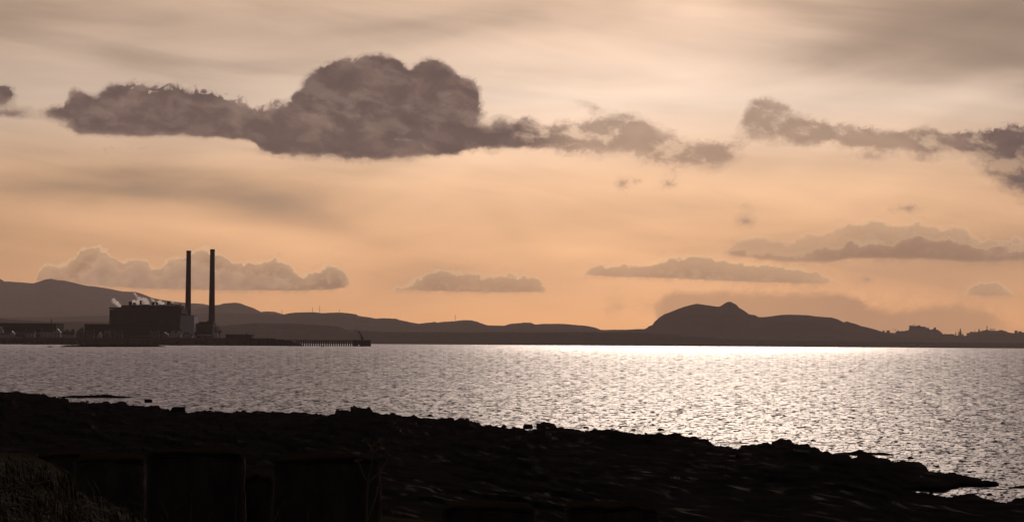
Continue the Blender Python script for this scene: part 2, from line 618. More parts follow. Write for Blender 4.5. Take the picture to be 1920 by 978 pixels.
dens = V._op(0.0, 'ADD', 0.0)
for iq, (qx, qy, rx, ry, wt) in enumerate(PUFFS):
    if 0 < wt < .72: wt += .20 if qy < 300 else .42
    if iq and iq % 10 == 0:
        pv_ = combine(pa, pe, dens)      # z is unused below; this only orders the evaluation
    a, e = azel(qx, qy)
    k = (1.85 if wt > 0 else 1.6) * 57.2958 / F
    ma = nt.nodes.new('ShaderNodeVectorMath'); ma.operation = 'MULTIPLY_ADD'
    LK(pv_, ma.inputs[0])
    ma.inputs[1].default_value = (1 / (rx * k), 1 / (ry * k), 0)
    ma.inputs[2].default_value = (-float(a) / (rx * k), -float(e) / (ry * k), 0)
    g = nt.nodes.new('ShaderNodeTexGradient'); g.gradient_type = 'SPHERICAL'
    LK(ma.outputs[0], g.inputs[0])
    dens = V(g.outputs['Fac'])._op('MULTIPLY_ADD', wt, dens)
nvec = combine(az + wy * 0.25, el * 1.2 - az * 0.15 + wx * 0.25, 2.0)
nA = noise(nvec, 1.7, 10, 0.60) - 0.5
nA2 = noise(nvec, 4.2, 9, 0.64, dist=1.3) - 0.5
x01 = (pa - AZ0) / (AZ1 - AZ0)
bA = px_curve(x01, BASE)
CREST = [(-300, 140), (0, 150), (40, 176), (90, 196), (122, 198), (127, 172), (140, 160), (150, 168), (165, 178), (178, 184), (195, 172), (215, 166), (240, 162), (255, 158), (270, 165), (290, 169), (330, 166), (370, 172), (410, 175), (425, 188), (440, 196), (452, 180),
         (462, 200), (505, 190), (525, 196), (540, 200), (550, 187), (560, 176), (570, 163), (580, 150), (600, 132), (610, 122), (625, 116), (668, 114), (680, 107), (700, 101), (735, 104), (745, 115), (757, 128), (768, 135), (782, 118),
         (800, 111), (815, 107), (830, 114), (845, 125), (855, 140), (862, 152), (872, 146), (885, 145), (897, 152), (904, 165), (909, 190), (918, 212), (940, 208), (975, 215), (1000, 220), (1020, 230), (1060, 215), (1070, 180), (1090, 178), (1110, 190), (1130, 202),
         (1160, 212), (1190, 208), (1215, 215), (1240, 228), (1270, 243), (1300, 256), (1330, 262), (1375, 260), (1390, 200), (1400, 192), (1420, 184), (1440, 182), (1460, 186), (1480, 196), (1500, 206), (1520, 216), (1550, 232),
         (1600, 234), (1650, 245), (1690, 248), (1705, 234), (1730, 231), (1752, 240), (1768, 255), (1800, 250), (1850, 246), (1880, 243), (1920, 238), (2100, 225)]
tA = px_curve(x01, CREST)
ov = smooth(az.fn('ABSOLUTE'), 13.8, 12.9)
upper = smooth(el, 4.55, 4.75)          # the flat base only belongs to the band, not to the small scraps below it
dA = dens.mn(1.30) - smooth(el, bA + 0.05, bA - 0.16) * 0.7 * upper
ragged = smooth(noise(combine(az, el, 51.0), 0.75, 3, 0.5), 0.42, 0.58, 0.30, 1.25)
tA = tA + nA2 * ragged * 0.55 + nA * 0.25
dA = dA - smooth(el, tA - 0.12, tA + 0.20) * 0.70 * upper
fA = dA + nA * 1.15 + nA2 * ragged * 0.95
aA = smooth(fA, 0.48, 0.98).mx(smooth(fA, 0.26, 0.76) * 0.50) * ov
thA = smooth(dA + nA * 0.5, 0.55, 1.2)
aA = aA * (0.60 + thA * 0.40) * (1.0 - smooth(az, 0.0, 2.0) * smooth(az, 11.5, 9.0) * 0.22)
torn = smooth(noise(combine(az + wx * 0.4, el * 1.6 + az * 0.25, 61.0), 1.15, 7, 0.6), 0.47, 0.64)
aA = aA * (1.0 - torn * smooth(az, -0.5, 1.0) * 0.52 - torn * 0.10)

TL = [(-300, 560), (66, 527), (72, 503), (80, 497), (100, 494), (118, 496), (130, 490), (143, 476), (140.5, 468), (150, 462), (165, 458), (185, 461), (200, 470), (215, 480),
      (235, 486), (255, 481), (275, 484), (285, 495), (300, 497), (315, 485), (330, 481), (345, 475), (365, 466), (385, 463), (410, 470), (425, 478),
      (440, 488), (455, 490), (465, 482), (478, 487), (490, 492), (500, 485), (520, 482), (535, 490), (560, 510), (575, 513), (590, 506), (600, 500),
      (615, 496), (630, 497), (645, 505), (654, 520), (660, 545), (728, 548), (735, 541), (745, 536), (770, 528), (785, 520), (800, 507), (820, 501), (840, 505), (870, 509),
      (920, 514), (950, 511), (975, 513), (1000, 517), (1018, 525), (1024, 548), (1092, 520), (1098, 507), (1110, 502), (1125, 494), (1190, 494), (1220, 491), (1240, 482),
      (1265, 478), (1300, 477), (1340, 481), (1370, 489), (1450, 492), (1500, 499), (1540, 511), (1575, 527), (1585, 533), (1808, 557), (1815, 540), (1826, 526), (1845, 520),
      (1865, 522), (1885, 536), (1905, 550), (1914, 557), (2100, 557)]
BL = [(-300, 560), (66, 528), (100, 531), (250, 543), (400, 546), (550, 548), (620, 546), (645, 541), (656, 532), (662, 545), (728, 549), (740, 546), (850, 549), (950, 550),
      (1020, 549), (1026, 549), (1090, 522), (1100, 516), (1115, 520), (1200, 522), (1300, 526), (1400, 531), (1500, 534), (1582, 533), (1590, 533), (1806, 557), (1813, 555), (1850, 557),
      (1912, 557), (2100, 557)]
DL = [(-300, 0), (60, 0), (72, .8), (650, .95), (658, .4), (664, 0), (726, 0), (736, .75), (1018, .75), (1026, 0), (1088, 0), (1100, .75), (1300, .85), (1500, .8), (1570, .6), (1588, 0),
      (1806, 0), (1816, .7), (1890, .7), (1914, 0), (2100, 0)]
aL, dtL, nL = cloud(TL, BL, DL, 0.46, 0.12, 0.085, 9.0, 0.07, 4.2, 0.55)

TB = [(-300, 560), (130, 540), (150, 510), (175, 492), (188, 476), (198, 474), (207, 484), (215, 497), (226, 501), (240, 490), (260, 484), (275, 489), (288, 508), (300, 510), (312, 498), (340, 489), (356, 483),
      (375, 491), (395, 499), (415, 502), (432, 504), (445, 500), (465, 499), (490, 506), (520, 517), (560, 530), (580, 545), (1345, 482), (1358, 466), (1368, 457), (1385, 448), (1410, 444), (1490, 447),
      (1520, 437), (1545, 431), (1570, 420), (1600, 411), (1640, 411), (1680, 417), (1710, 411), (1740, 417), (1780, 419), (1810, 424), (1826, 437), (1880, 440),
      (1920, 442), (2100, 445)]
BB = [(-300, 560), (130, 541), (250, 543), (400, 546), (580, 548), (1345, 483), (1358, 479), (1400, 488), (1480, 495), (1555, 496), (1590, 488), (1750, 490), (1800, 494), (1860, 494), (1920, 490),
      (2100, 490)]
DB = [(-300, 0), (125, 0), (160, .7), (540, .7), (580, 0), (1342, 0), (1362, .7), (1480, .75), (1560, .7), (1620, .95), (2100, 1)]
aB, dtB, nB = cloud(TB, BB, DB, 0.62, 0.14, 0.17, 14.0, 0.10, 2.4, 0.52, 0.5, 2.0, 0.2)

# second, lower storey inside the right hand bank
TB2 = [(-300, 500), (1345, 500), (1365, 470), (1400, 462), (1430, 470), (1460, 468), (1490, 476), (1530, 460), (1560, 452), (1600, 446), (1640, 450), (1680, 447), (1720, 436), (1760, 446), (1800, 450), (1850, 462), (1900, 462), (2100, 460)]
DB2 = [(-300, 0), (1345, 0), (1370, .6), (1480, .6), (1530, .7), (1600, 1), (1860, 1), (2100, 1)]
aB2, dtB2, nB2 = cloud(TB2, BB, DB2, 0.62, 0.14, 0.15, 18.0, 0.10, 2.8, 0.52, 0.4, 2.0, 0.2)

TG = [(-300, 640), (1110, 600), (1130, 570), (1150, 559), (1195, 559), (1225, 560), (1245, 540), (1262, 531), (1300, 535), (1500, 538), (1580, 538), (1610, 545), (1620, 560), (1660, 571), (1750, 563), (1800, 558),
      (1850, 570), (1885, 592), (1920, 600), (2100, 600)]
BG = [(-300, 640), (1110, 603), (1130, 590), (1225, 582), (1245, 640), (2100, 640)]
DG = [(-300, 0), (1115, 0), (1140, .45), (1215, .45), (1250, .8), (1400, .8), (1620, .95), (1850, .8), (1890, .4), (2100, .3)]
aG, dtG, nG = cloud(TG, BG, DG, 0.35, 0.3, 0.30, 31.0, 0.2, 2.4, 0.55)

c = veil_c
cG = lin(184, 140, 106)
c = mixc(aG * 0.8, c, cG)


def rim_mix(base, rimc, dt, lo, mid, hi, k):
    r = smooth(dt, lo, mid) * smooth(dt, hi, mid) * k
    return mixc(r, base, rimc)


# low cumulus, with lit rims along the tops
shade = smooth(nL, -0.10, 0.13)
cL = mixc(shade, lin(160, 123, 95), lin(196, 156, 121))
hg = smooth(az, -2.0, 8.0)
cL = mixc(hg * 0.45, cL, lin(205, 166, 130))
cL = mixc(smooth(dtL + nL * 0.5, 0.42, 0.0) * 0.38, cL, lin(236, 192, 146))
cL = rim_mix(cL, lin(252, 210, 162), dtL, -0.03, 0.035, 0.13, 0.95)
c = mixc(aL, c, cL)
cB = mixc(smooth(nB, -0.2, 0.25), lin(172, 134, 106), lin(204, 166, 132))
cB = mixc(smooth(dtB + nB * 0.8, 0.50, 0.0) * 0.45, cB, lin(232, 192, 152))
cB = rim_mix(cB, lin(244, 204, 164), dtB, -0.02, 0.04, 0.16, 0.85)
c = mixc(aB * 0.85, c, cB)
cB2 = mixc(smooth(nB2, -0.2, 0.25), lin(150, 115, 92), lin(168, 132, 106))
cB2 = mixc(smooth(dtB2 + nB2 * 0.8, 0.40, 0.0) * 0.35, cB2, lin(214, 174, 138))
cB2 = rim_mix(cB2, lin(238, 198, 158), dtB2, -0.02, 0.035, 0.13, 0.75)
c = mixc(aB2 * 0.85, c, cB2)
# dark stratocumulus band
gA = smooth(az, -0.4, 2.4)
gA2 = smooth(az, 8.5, 12.5)
cA = mixc(gA, lin(107, 88, 82), lin(158, 129, 110))
cA = mixc(gA2, cA, lin(112, 93, 88))
big = noise(combine(az * 0.8, el * 1.2, 41.0), 1.5, 6, 0.55, dist=0.6) - 0.5
cA = scale_col(cA, 1.22 - thA * 0.27 + big * 0.60 + nA * 0.30)
cA = mixc(smooth(big + nA * 0.3, 0.0, 0.25) * 0.28, cA, lin(158, 128, 110))
c = mixc(aA, c, cA)
# below the horizon: dark, so the ground is not lit from beneath
c = mixc(smooth(el, -0.6, -2.5), c, (0.03, 0.025, 0.022))

b1 = nt.nodes.new('ShaderNodeBackground')
LK(c, b1.inputs['Color'])
b1.inputs['Strength'].default_value = 1.0
b2 = nt.nodes.new('ShaderNodeBackground')
LK(sky.outputs['Color'], b2.inputs['Color'])
b2.inputs['Strength'].default_value = 0.05
# the blue gap above and behind shows through the veil a little
gap = smooth(el, 12.0, 60.0, 0.0, 0.35)
ms = nt.nodes.new('ShaderNodeMixShader')
LK(gap.s, ms.inputs[0]); LK(b1.outputs[0], ms.inputs[1]); LK(b2.outputs[0], ms.inputs[2])
ow = nt.nodes.new('ShaderNodeOutputWorld')
LK(ms.outputs[0], ow.inputs['Surface'])
W.cycles.sampling_method = 'MANUAL'
W.cycles.sample_map_resolution = 1024

# ------------------------------------------------------------------ hills
def ridge(name, prof, D, front, back, m, label, rough_amp=0.0, tree=0.0, x0=-420, x1=2340, step=2.0, zfoot=2.0, nf=16, lift=0.0):
    xs = np.arange(x0, x1 + step, step)
    yy = interp(prof, xs)
    if tree:
        yy = yy - tree * np.abs(fbm(xs * 0.21, xs * 0 + D * 0.01, 3, 0.6)) - tree * 0.5 * fbm(xs * 0.06, xs * 0 + 3.3, 2)
    X, Y, Z = P(xs, yy, D)
    ta = X / D
    ts = np.concatenate([np.linspace(0, 1, nf), 1 + np.linspace(0.1, 1, 8)])
    XX = []; YY = []; ZZ = []
    for t in ts:
        if t <= 1:
            y = D - front * (1 - t)
            h = zfoot + (Z - zfoot) * (0.25 * t + 0.75 * t ** 1.6)
            k = math.sin(math.pi * t)
        else:
            y = D + back * (t - 1)
            h = zfoot + (Z - zfoot) * (1 - (t - 1) ** 1.5)
            k = math.sin(math.pi * min(t - 1, 1)) * 0.5
        x = ta * y
        nz = fbm(x / 700.0 + D, y / 500.0, 4)
        h = h + k * nz * (Z - zfoot) * 0.22 - k * 0.04 * (Z - zfoot)
        h = np.where((Z - zfoot) < 0.5, zfoot - 3, h) if lift else h
        XX.append(x); YY.append(np.full_like(x, y)); ZZ.append(h)
    o = link(name, grid_mesh(name, np.array(XX), np.array(YY), np.array(ZZ)), m)
    tag(o, label, 'woodland' if name == 'far_woodland' else 'hill', None, 'stuff' if name == 'far_woodland' else 'structure')
    return o


PENT = [(-420, 566), (-250, 545), (-120, 531), (-40, 526), (0, 522.5), (5, 525), (9, 528), (12, 527), (40, 529), (62, 531), (75, 527), (85, 523.5), (96, 522), (108, 525), (120, 525.5), (140, 530), (160, 535),
        (180, 537), (200, 540), (215, 543), (230, 546), (255, 547), (268, 551), (285, 558), (300, 561), (320, 564), (340, 566.5), (358, 568), (380, 569),
        (395, 572.5), (412, 574), (450, 585), (520, 600), (700, 625), (900, 636), (2340, 642)]
ridge('hill', PENT, 22500, 6500, 2500, M['hill'], 'highest and palest range of long smooth hills behind the power station', step=3)
H2 = [(-420, 610), (300, 596), (360, 581), (395, 573), (405, 571.6), (412, 571), (417, 569), (425, 568), (440, 567), (450, 568), (460, 572), (475, 577), (490, 584.5), (495, 583.5), (505, 583.5), (515, 584),
      (525, 587), (532, 589), (560, 595), (700, 620), (900, 632), (2340, 642)]
ridge('hill', H2, 18500, 3500, 2000, M['hill'], 'rounded dome hill just right of the right chimney', step=2)
H3 = [(-420, 592), (0, 595), (200, 592), (360, 589), (403, 586.5), (460, 588), (500, 588.5), (531, 589), (545, 586.5), (555, 585.5), (575, 585), (590, 585), (605, 586.5), (620, 586), (635, 585.5), (650, 586.5), (668, 589),
      (672, 592), (690, 594), (705, 597), (715, 596), (742, 597), (748, 599), (770, 604), (785, 606.5), (800, 605), (807, 604.5), (815, 603), (820, 604.5), (833, 603), (850, 602),
      (870, 599.5), (885, 600), (895, 603), (905, 607), (915, 610), (945, 610.5), (952, 608.5), (960, 606.5), (975, 605.5), (983, 604.5), (995, 604.5), (1003, 608),
      (1020, 606.5), (1060, 607), (1080, 609), (1100, 610.5), (1115, 613.5), (1127, 618), (1180, 617.5), (1210, 617), (1240, 625), (1400, 640), (2340, 645)]
ridge('hill', H3, 15000, 3200, 1800, M['hill'], 'low bumpy wooded ridge carrying the radio masts', tree=0.7, step=1.5)
HA = [(-420, 648), (1100, 640), (1150, 622), (1180, 617.5), (1195, 616.5), (1208, 616.5), (1212, 615), (1217, 611), (1223, 609), (1228, 602), (1236, 595), (1245, 589), (1260, 583.5), (1272, 578.5), (1285, 574), (1297, 571),
      (1307, 569), (1320, 571), (1335, 573), (1345, 574.5), (1350, 574), (1355, 571), (1360, 567.5), (1365, 565.5), (1371, 565.5), (1375, 568), (1381, 571), (1385, 576), (1395, 582),
      (1405, 589), (1413, 590), (1416, 590.5), (1422, 594), (1435, 594), (1450, 592), (1465, 590), (1480, 589.5), (1500, 590), (1515, 590.5), (1528, 592.5), (1545, 594),
      (1560, 595), (1570, 598), (1582, 604), (1588, 602), (1595, 604.5), (1605, 607), (1615, 611), (1625, 613), (1640, 617), (1656, 622), (1690, 632), (1760, 642), (2340, 650)]
ridge('hill', HA, 12500, 2300, 1500, M['hill'], 'steep craggy hill with a knob summit above the sun glitter', tree=0.25, step=1.5)
HC = [(-420, 648), (1500, 640), (1600, 626), (1640, 621), (1650, 621.5), (1660, 622.5), (1678, 624), (1690, 622.5), (1700, 621.5), (1703, 619), (1705.5, 613.5), (1712, 612.5), (1720, 613), (1738, 615), (1745, 618.5), (1757, 620), (1762, 622),
      (1768, 627), (1790, 628), (1800, 629), (1810, 629), (1816, 625.5), (1825, 622.5), (1836, 621.2), (1845, 618.8), (1850, 618), (1856, 619.5), (1870, 619.8), (1885, 620.5), (1890, 622.5),
      (1900, 624), (1920, 622.5), (2000, 622), (2340, 626)]
ridge('hill', HC, 13600, 2600, 1800, M['hill'], 'low city ridge with the castle rock at the right end of the shore', tree=0.3, step=1.0, x0=1300)
HW = [(-420, 600), (0, 597), (40, 600), (100, 603.5), (150, 603), (300, 606), (420, 611), (460, 607), (480, 606), (540, 606), (600, 609), (635, 612), (650, 618), (700, 621), (760, 622.5), (900, 623),
      (1100, 622.5), (1180, 622), (1240, 626), (1320, 633), (1400, 637), (1640, 641), (1920, 643), (2340, 646)]
ridge('far_woodland', HW, 10200, 900, 900, M['wood'], 'dark belt of trees along the far shore', tree=1.3, step=1.2, nf=10, zfoot=1.0)

# far land sheet under the hills
xs = np.linspace(-9500, 9500, 60); ys = np.array([9120.0, 9300, 12000, 17000, 26000])
XX, YY = np.meshgrid(xs, ys)
ZZ = np.array([-0.6, 1.0, 2.0, 2.5, 3.0])[:, None] + 0 * XX
YY = YY + (fbm(XX / 900, XX * 0, 4) * 60) * (YY < 9200)
tag(link('far_shore', grid_mesh('far_shore', XX, YY, ZZ), M['wood']), 'flat dark land along the far shore', 'land', None, 'structure')

def far_terrace(xa, xb, yt_, yb_, D, label):
    Xa, _, Zt = P(xa, yt_, D); Xb, _, Zb_ = P(xb, yb_, D)
    w = float(Xb - Xa) / 2; h = float(Zt - Zb_)
    o = empty('far_terrace', (float(Xa + Xb) / 2, D, float(Zb_) - 2), label, 'building', 'pale buildings on the far shore')
    m = MB(); m.box(-w, w, 0, 12, 0, h + 2); m.build('wall', M['white'], o)
    m = MB(); m.gable(-w, w, 0, 12, h + 2.02, h + 5.5, .5, 'x'); m.build('roof', M['slate'], o)


far_terrace(1462, 1480, 636.4, 638, 10150, 'long pale terrace low on the slope right of the craggy summit')
far_terrace(1351.5, 1355, 630.4, 632, 10650, 'small pale building below the craggy summit')
far_terrace(1690, 1718, 645.6, 647, 9330, 'left one of two pale sea front terraces below the castle')
far_terrace(1724, 1752, 645.8, 647, 9330, 'right one of two pale sea front terraces below the castle')
far_terrace(655, 661, 619.6, 621, 9900, 'small pale building on the woodland above the pier head')
far_terrace(498, 536, 617.2, 618.4, 9600, 'long pale roofed terrace in the woodland left of the pier')

# ------------------------------------------------------------------ radio masts on the ridge
for x, yt, yb, lab in ((528.5, 580, 590, 'short thin radio mast on the ridge, first right of the chimneys'),
                       (586, 576.5, 586, 'stout radio mast on the wooded ridge, left one of the close pair'),
                       (599.3, 573, 587, 'tallest radio mast of the close pair on the wooded ridge'),
                       (636, 580, 587, 'faint short radio mast on the ridge, right of the close pair'),
                       (853.5, 589.5, 603, 'lone radio mast on the bump above the middle of the bay')):
    X, Y, Z0 = P(x, yb, 15000); _, _, Z1 = P(x, yt, 15000)
    h = float(Z1 - Z0)
    o = empty('radio_mast', (float(X), float(Y), float(Z0)), lab, 'mast', 'radio masts on the ridge')
    m = MB(); m.tube([(0, 0, -4), (0, 0, h * .55), (0, 0, h)], [1.25, 1.0, 0.7], 6); m.build('mast_pole', M['steel'], o)
    for k in (.35, .6, .78):
        m = MB(); m.tube([(0, 0, h * k), (0, 0, h * k + 2.5)], [1.7, 1.7], 8); m.build('antenna', M['steel'], o)

# ------------------------------------------------------------------ city skyline
DC = 13550.0


def cz(x, y, D=DC):
    X, Y, Z = P(x, y, D)
    return float(X), float(Z)


def city_block(x0, x1, yt, yb, label, gab=False, cat='building', name='city_building', depth=26, spire=None, group='buildings on the city skyline'):
    X0, Zt = cz(x0, yt); X1, _ = cz(x1, yt); _, Zb = cz((x0 + x1) / 2, yb + 2.2)
    o = empty(name, ((X0 + X1) / 2, DC, Zb), label, cat, group)
    w = (X1 - X0) / 2; h = Zt - Zb
    m = MB()
    if gab:
        e = h - min(h * .4, w)
        m.prism_wall(-w, w, 0, depth, 0, e, h, 'y'); m.build('wall', M['city'], o)
        m = MB(); m.gable(-w, w, 0, depth, e + .02, h + .02, .6, 'y'); m.build('roof', M['slate'], o)
    else:
        m.box(-w, w, 0, depth, 0, h); m.build('wall', M['city'], o)
        m = MB(); m.box(-w - .5, w + .5, -.5, depth + .5, h + .01, h + 1.2); m.build('roof', M['slate'], o)
        for s in (-.5, .45):
            m = MB(); m.box(w * s - 1.1, w * s + 1.1, depth * .4, depth * .6, h + 1.2, h + 4); m.build('chimney', M['city'], o)
    return o


city_block(1655.5, 1659, 619, 622.5, 'narrow gabled building on the skyline at the foot of the craggy hill', True)
city_block(1663.5, 1668.5, 619.6, 623, 'flat block on the skyline left of the tower crane')
city_block(1681, 1688, 619, 624, 'gabled hall on the skyline right of the tower crane', True)
city_block(1689, 1697, 620.8, 623, 'long low terrace on the skyline between gabled hall and castle')
city_block(1698, 1701.5, 618.6, 622, 'small gabled building beside the castle cliff', True)
city_block(1768.5, 1789.5, 626.2, 628, 'long flat roofed building between castle rock and church spires', depth=40)
city_block(1805, 1807, 625.8, 629, 'small turret building right of the tall church spire', True)
city_block(1814, 1819, 624.5, 626.5, 'small block at the foot of the monument hill')
city_block(1820, 1825, 622.2, 624.5, 'terrace on the left slope of the monument hill')
city_block(1874, 1882, 619, 621, 'low block on the skyline right of the columned monument')
city_block(1883.5, 1888, 619.8, 622.5, 'gabled building on the right shoulder of the monument hill', True)
city_block(1904, 1908, 620, 624, 'dark tower block near the right edge of the skyline')
city_block(1911, 1916, 621.4, 623.5, 'low block at the far right end of the skyline')


def spire(x, yt, yb, wpx, label, frac=.5, pinn=False):
    X, Zt = cz(x, yt); _, Zb = cz(x, yb + 1.5)
    w = wpx * DC / F / 2
    h = Zt - Zb
    o = empty('church_spire', (X, DC, Zb), label, 'spire', 'church spires on the city skyline')
    m = MB(); m.box(-w, w, -w, w, 0, h * frac); m.build('tower', M['city'], o)
    m = MB(); m.tube([(0, 0, h * frac), (0, 0, h * .97), (0, 0, h)], [w * 1.05, w * .16, .12], 8); m.build('spire_cone', M['slate'], o)
    if pinn:
        for sx in (-1, 1):
            m = MB(); m.tube([(sx * w * .8, 0, h * frac), (sx * w * .8, 0, h * frac + h * .2)], [w * .25, .1], 6); m.build('pinnacle', M['city'], o)
    return o


spire(1792, 620, 627.5, 1.6, 'slim church spire left of the tallest spire', .45)
spire(1796.8, 620.4, 628, 1.5, 'short church spire touching the tallest spire on its left', .45)
spire(1800.6, 614.5, 629, 4.2, 'tallest church spire on the city skyline, with pinnacles', .45, True)
spire(1784.3, 624.2, 628, 1.0, 'tiny spire rising from the long flat roof', .5)
spire(1827.6, 617, 622.5, 1.2, 'thin needle spire on the left slope of the monument hill', .4)

# domed observatory tower
X, Zt = cz(1835.6, 614.6); _, Zb = cz(1835.6, 622.5)
o = empty('observatory_tower', (X, DC, Zb), 'domed tower with finial left of the tall monument column', 'tower')
h = Zt - Zb
m = MB(); m.tube([(0, 0, 0), (0, 0, h * .45)], [4.4, 4.2], 10); m.build('drum', M['city'], o)
m = MB(); m.tube([(0, 0, h * .45), (0, 0, h * .6), (0, 0, h * .72), (0, 0, h * .78)], [4.3, 3.6, 2.0, .9], 10); m.build('dome', M['slate'], o)
m = MB(); m.tube([(0, 0, h * .78), (0, 0, h)], [.7, .25], 6); m.build('finial', M['steel'], o)
# monument column
X, Zt = cz(1850.6, 610.2); _, Zb = cz(1850.6, 620)
o = empty('monument_column', (X, DC, Zb), 'tall round monument column on top of the hill at right', 'monument')
h = Zt - Zb
m = MB(); m.tube([(0, 0, 0), (0, 0, h * .25)], [5.0, 4.6], 10); m.build('plinth', M['city'], o)
m = MB(); m.tube([(0, 0, h * .25), (0, 0, h * .82)], [2.6, 2.3], 10); m.build('shaft', M['city'], o)
m = MB(); m.tube([(0, 0, h * .82), (0, 0, h * .86), (0, 0, h * .95), (0, 0, h)], [2.9, 2.9, 1.5, .4], 10); m.build('cap', M['city'], o)
# unfinished temple monument
X0, Zt = cz(1855.5, 616.4); X1, _ = cz(1866, 616.4); _, Zb = cz(1860, 620.6)
o = empty('columned_monument', ((X0 + X1) / 2, DC, Zb), 'row of stone columns under a lintel beside the monument column', 'monument')
w = (X1 - X0) / 2; h = Zt - Zb
m = MB(); m.box(-w, w, -4, 4, 0, h * .22); m.build('plinth', M['city'], o)
m = MB(); m.box(-w, w, -3, 3, h * .82, h); m.build('lintel', M['city'], o)
for k in range(7):
    xx = -w * .93 + k * w * 1.86 / 6
    m = MB(); m.tube([(xx, 0, h * .22), (xx, 0, h * .82)], [1.0, .9], 8); m.build('column', M['city'], o)
# tower crane
X, Zt = cz(1676.6, 616.8); _, Zb = cz(1676.6, 626)
o = empty('tower_crane', (X, DC - 30, Zb), 'thin tower crane on the skyline left of the castle', 'crane')
h = Zt - Zb
m = MB(); m.box(-.7, .7, -.7, .7, 0, h); m.build('tower', M['steel'], o)
m = MB(); m.box(-20, 8, -.5, .5, h - 2.2, h - 1.0); m.build('jib', M['steel'], o)
m = MB(); m.box(5, 8, -1, 1, h - 4.4, h - 2.2); m.build('counterweight', M['steel'], o)
# castle on its rock
X, Zb = cz(1722, 614)
Zb = Zb - 34
o = empty('castle', (X, DC, Zb - 8), 'castle with walls, towers and flagpole on top of its rock', 'castle')


def cpart(nm, x0, x1, yt, d0=0, d1=24, roof=None):
    a, zt = cz(x0, yt); b, _ = cz(x1, yt)
    m = MB(); m.box(a - X, b - X, d0, d1, 0, zt - (Zb - 8)); p = m.build(nm, M['city'], o)
    if roof:
        m = MB(); m.gable(a - X, b - X, d0, d1, zt - (Zb - 8) + .02, zt - (Zb - 8) + roof, .4, 'x'); m.build('roof', M['slate'], p)
    return p


cpart('barracks', 1706, 1711.5, 610.6, 0, 24, 3.0)
cpart('hall', 1712, 1719, 611.2, 4, 30, 2.0)
cpart('tower', 1712.6, 1714, 608.6, 6, 10)
cpart('palace_block', 1719.5, 1724, 610.4, 2, 30, 2.2)
cpart('tower', 1723.4, 1726, 609.2, 3, 12)
cpart('battery_wall', 1726.5, 1736, 611.8, 0, 20)
cpart('battery_wall', 1736.2, 1742, 614.0, 0, 20)
cpart('battery_wall', 1742.2, 1749, 617.2, 0, 20)
cpart('gatehouse', 1749.5, 1752, 615.8, 0, 18)
cpart('gatehouse', 1752.2, 1755.2, 613.8, 0, 18, 1.5)
cpart('outer_wall', 1755.4, 1760, 617.8, 0, 18)
cpart('outer_wall', 1760.2, 1764, 620.2, 0, 18)
cpart('outer_wall', 1764.2, 1766.8, 623, 0, 18)
fx, fz = cz(1716.2, 604.5); _, fb = cz(1716.2, 611.2)
m = MB(); m.tube([(fx - X, 15, fb - (Zb - 8) - 2), (fx - X, 15, fz - (Zb - 8))], [.8, .5], 6); m.build('flagpole', M['steel'], o)

# ------------------------------------------------------------------ headland with village and power station
TOPH = [(-420, 631), (0, 632), (420, 633), (480, 634.3), (517, 635.2), (540, 637.6), (552, 640.5), (562, 644.5), (569, 648.6), (700, 660)]
WATH = [(-420, 642.5), (0, 645), (100, 645.6), (250, 647), (400, 647.4), (540, 648), (569, 648.6), (700, 650)]
xs = np.arange(-420, 571, 1.5)
yw = interp(WATH, xs) + 0.35 * fbm(xs * .08, xs * 0, 4)
yt = interp(TOPH, xs) - 0.4 * fbm(xs * .1, xs * 0 + 5, 4)
Xw, Dw = on_z(xs, yw, 0.0)
ta = Xw / Dw
rows = []
for t in np.linspace(0, 1, 14):
    D = Dw + (3335 - Dw) * t
    _, _, zt = P(xs, yt, 3335)
    h = np.maximum(zt, -1) * (0.55 * sstep(0, .35, t) + .45 * t) + 0.5 * fbm(ta * D / 18, D / 18, 4) * (t > 0) * (1 - t)
    rows.append((ta * D, D, h - (1.2 if t == 0 else 0)))
for D in (3400, 3500, 3700, 4000):
    _, _, zt = P(xs, yt, 3335)
    rows.append((ta * D, D + 0 * ta, np.maximum(zt, -1) + fbm(ta * D / 30, D / 30 + 0 * ta, 3) * .3))
rows.append((ta * 4050, 4050 + 0 * ta, -3 + 0 * ta))
o = link('headland', grid_mesh('headland', np.array([r[0] for r in rows]), np.array([r[1] + 0 * ta for r in rows]), np.array([r[2] for r in rows])), M['land'])
tag(o, 'low dark headland under the power station', 'headland', None, 'structure')
GH = 9.0      # nominal ground level of the headland


def hz(x, y, D):
    X, Y, Z = P(x, y, D)
    return float(X), float(Z)


def ground(x): return hz(x, float(interp(TOPH, x)) + .4, 3335)[1] - 0.4


# boiler house
DS = 3480.0
x0, zt = hz(205, 576, DS); x1, _ = hz(340.5, 576, DS); zb = ground(270) - 1
o = empty('power_station', ((x0 + x1) / 2, DS, zb), 'dark boxy boiler house of the power station with vents on its roof', 'power station')
cx = (x0 + x1) / 2
H = zt - zb


def sp(nm, xa, xb, ya, yb, m_, d0, d1, parent=None):
    a, z1 = hz(xa, ya, DS); b, z0 = hz(xb, yb, DS)
    m = MB(); m.box(a - cx, b - cx, d0, d1, z0 - zb, z1 - zb)
    return m.build(nm, m_, parent or o)


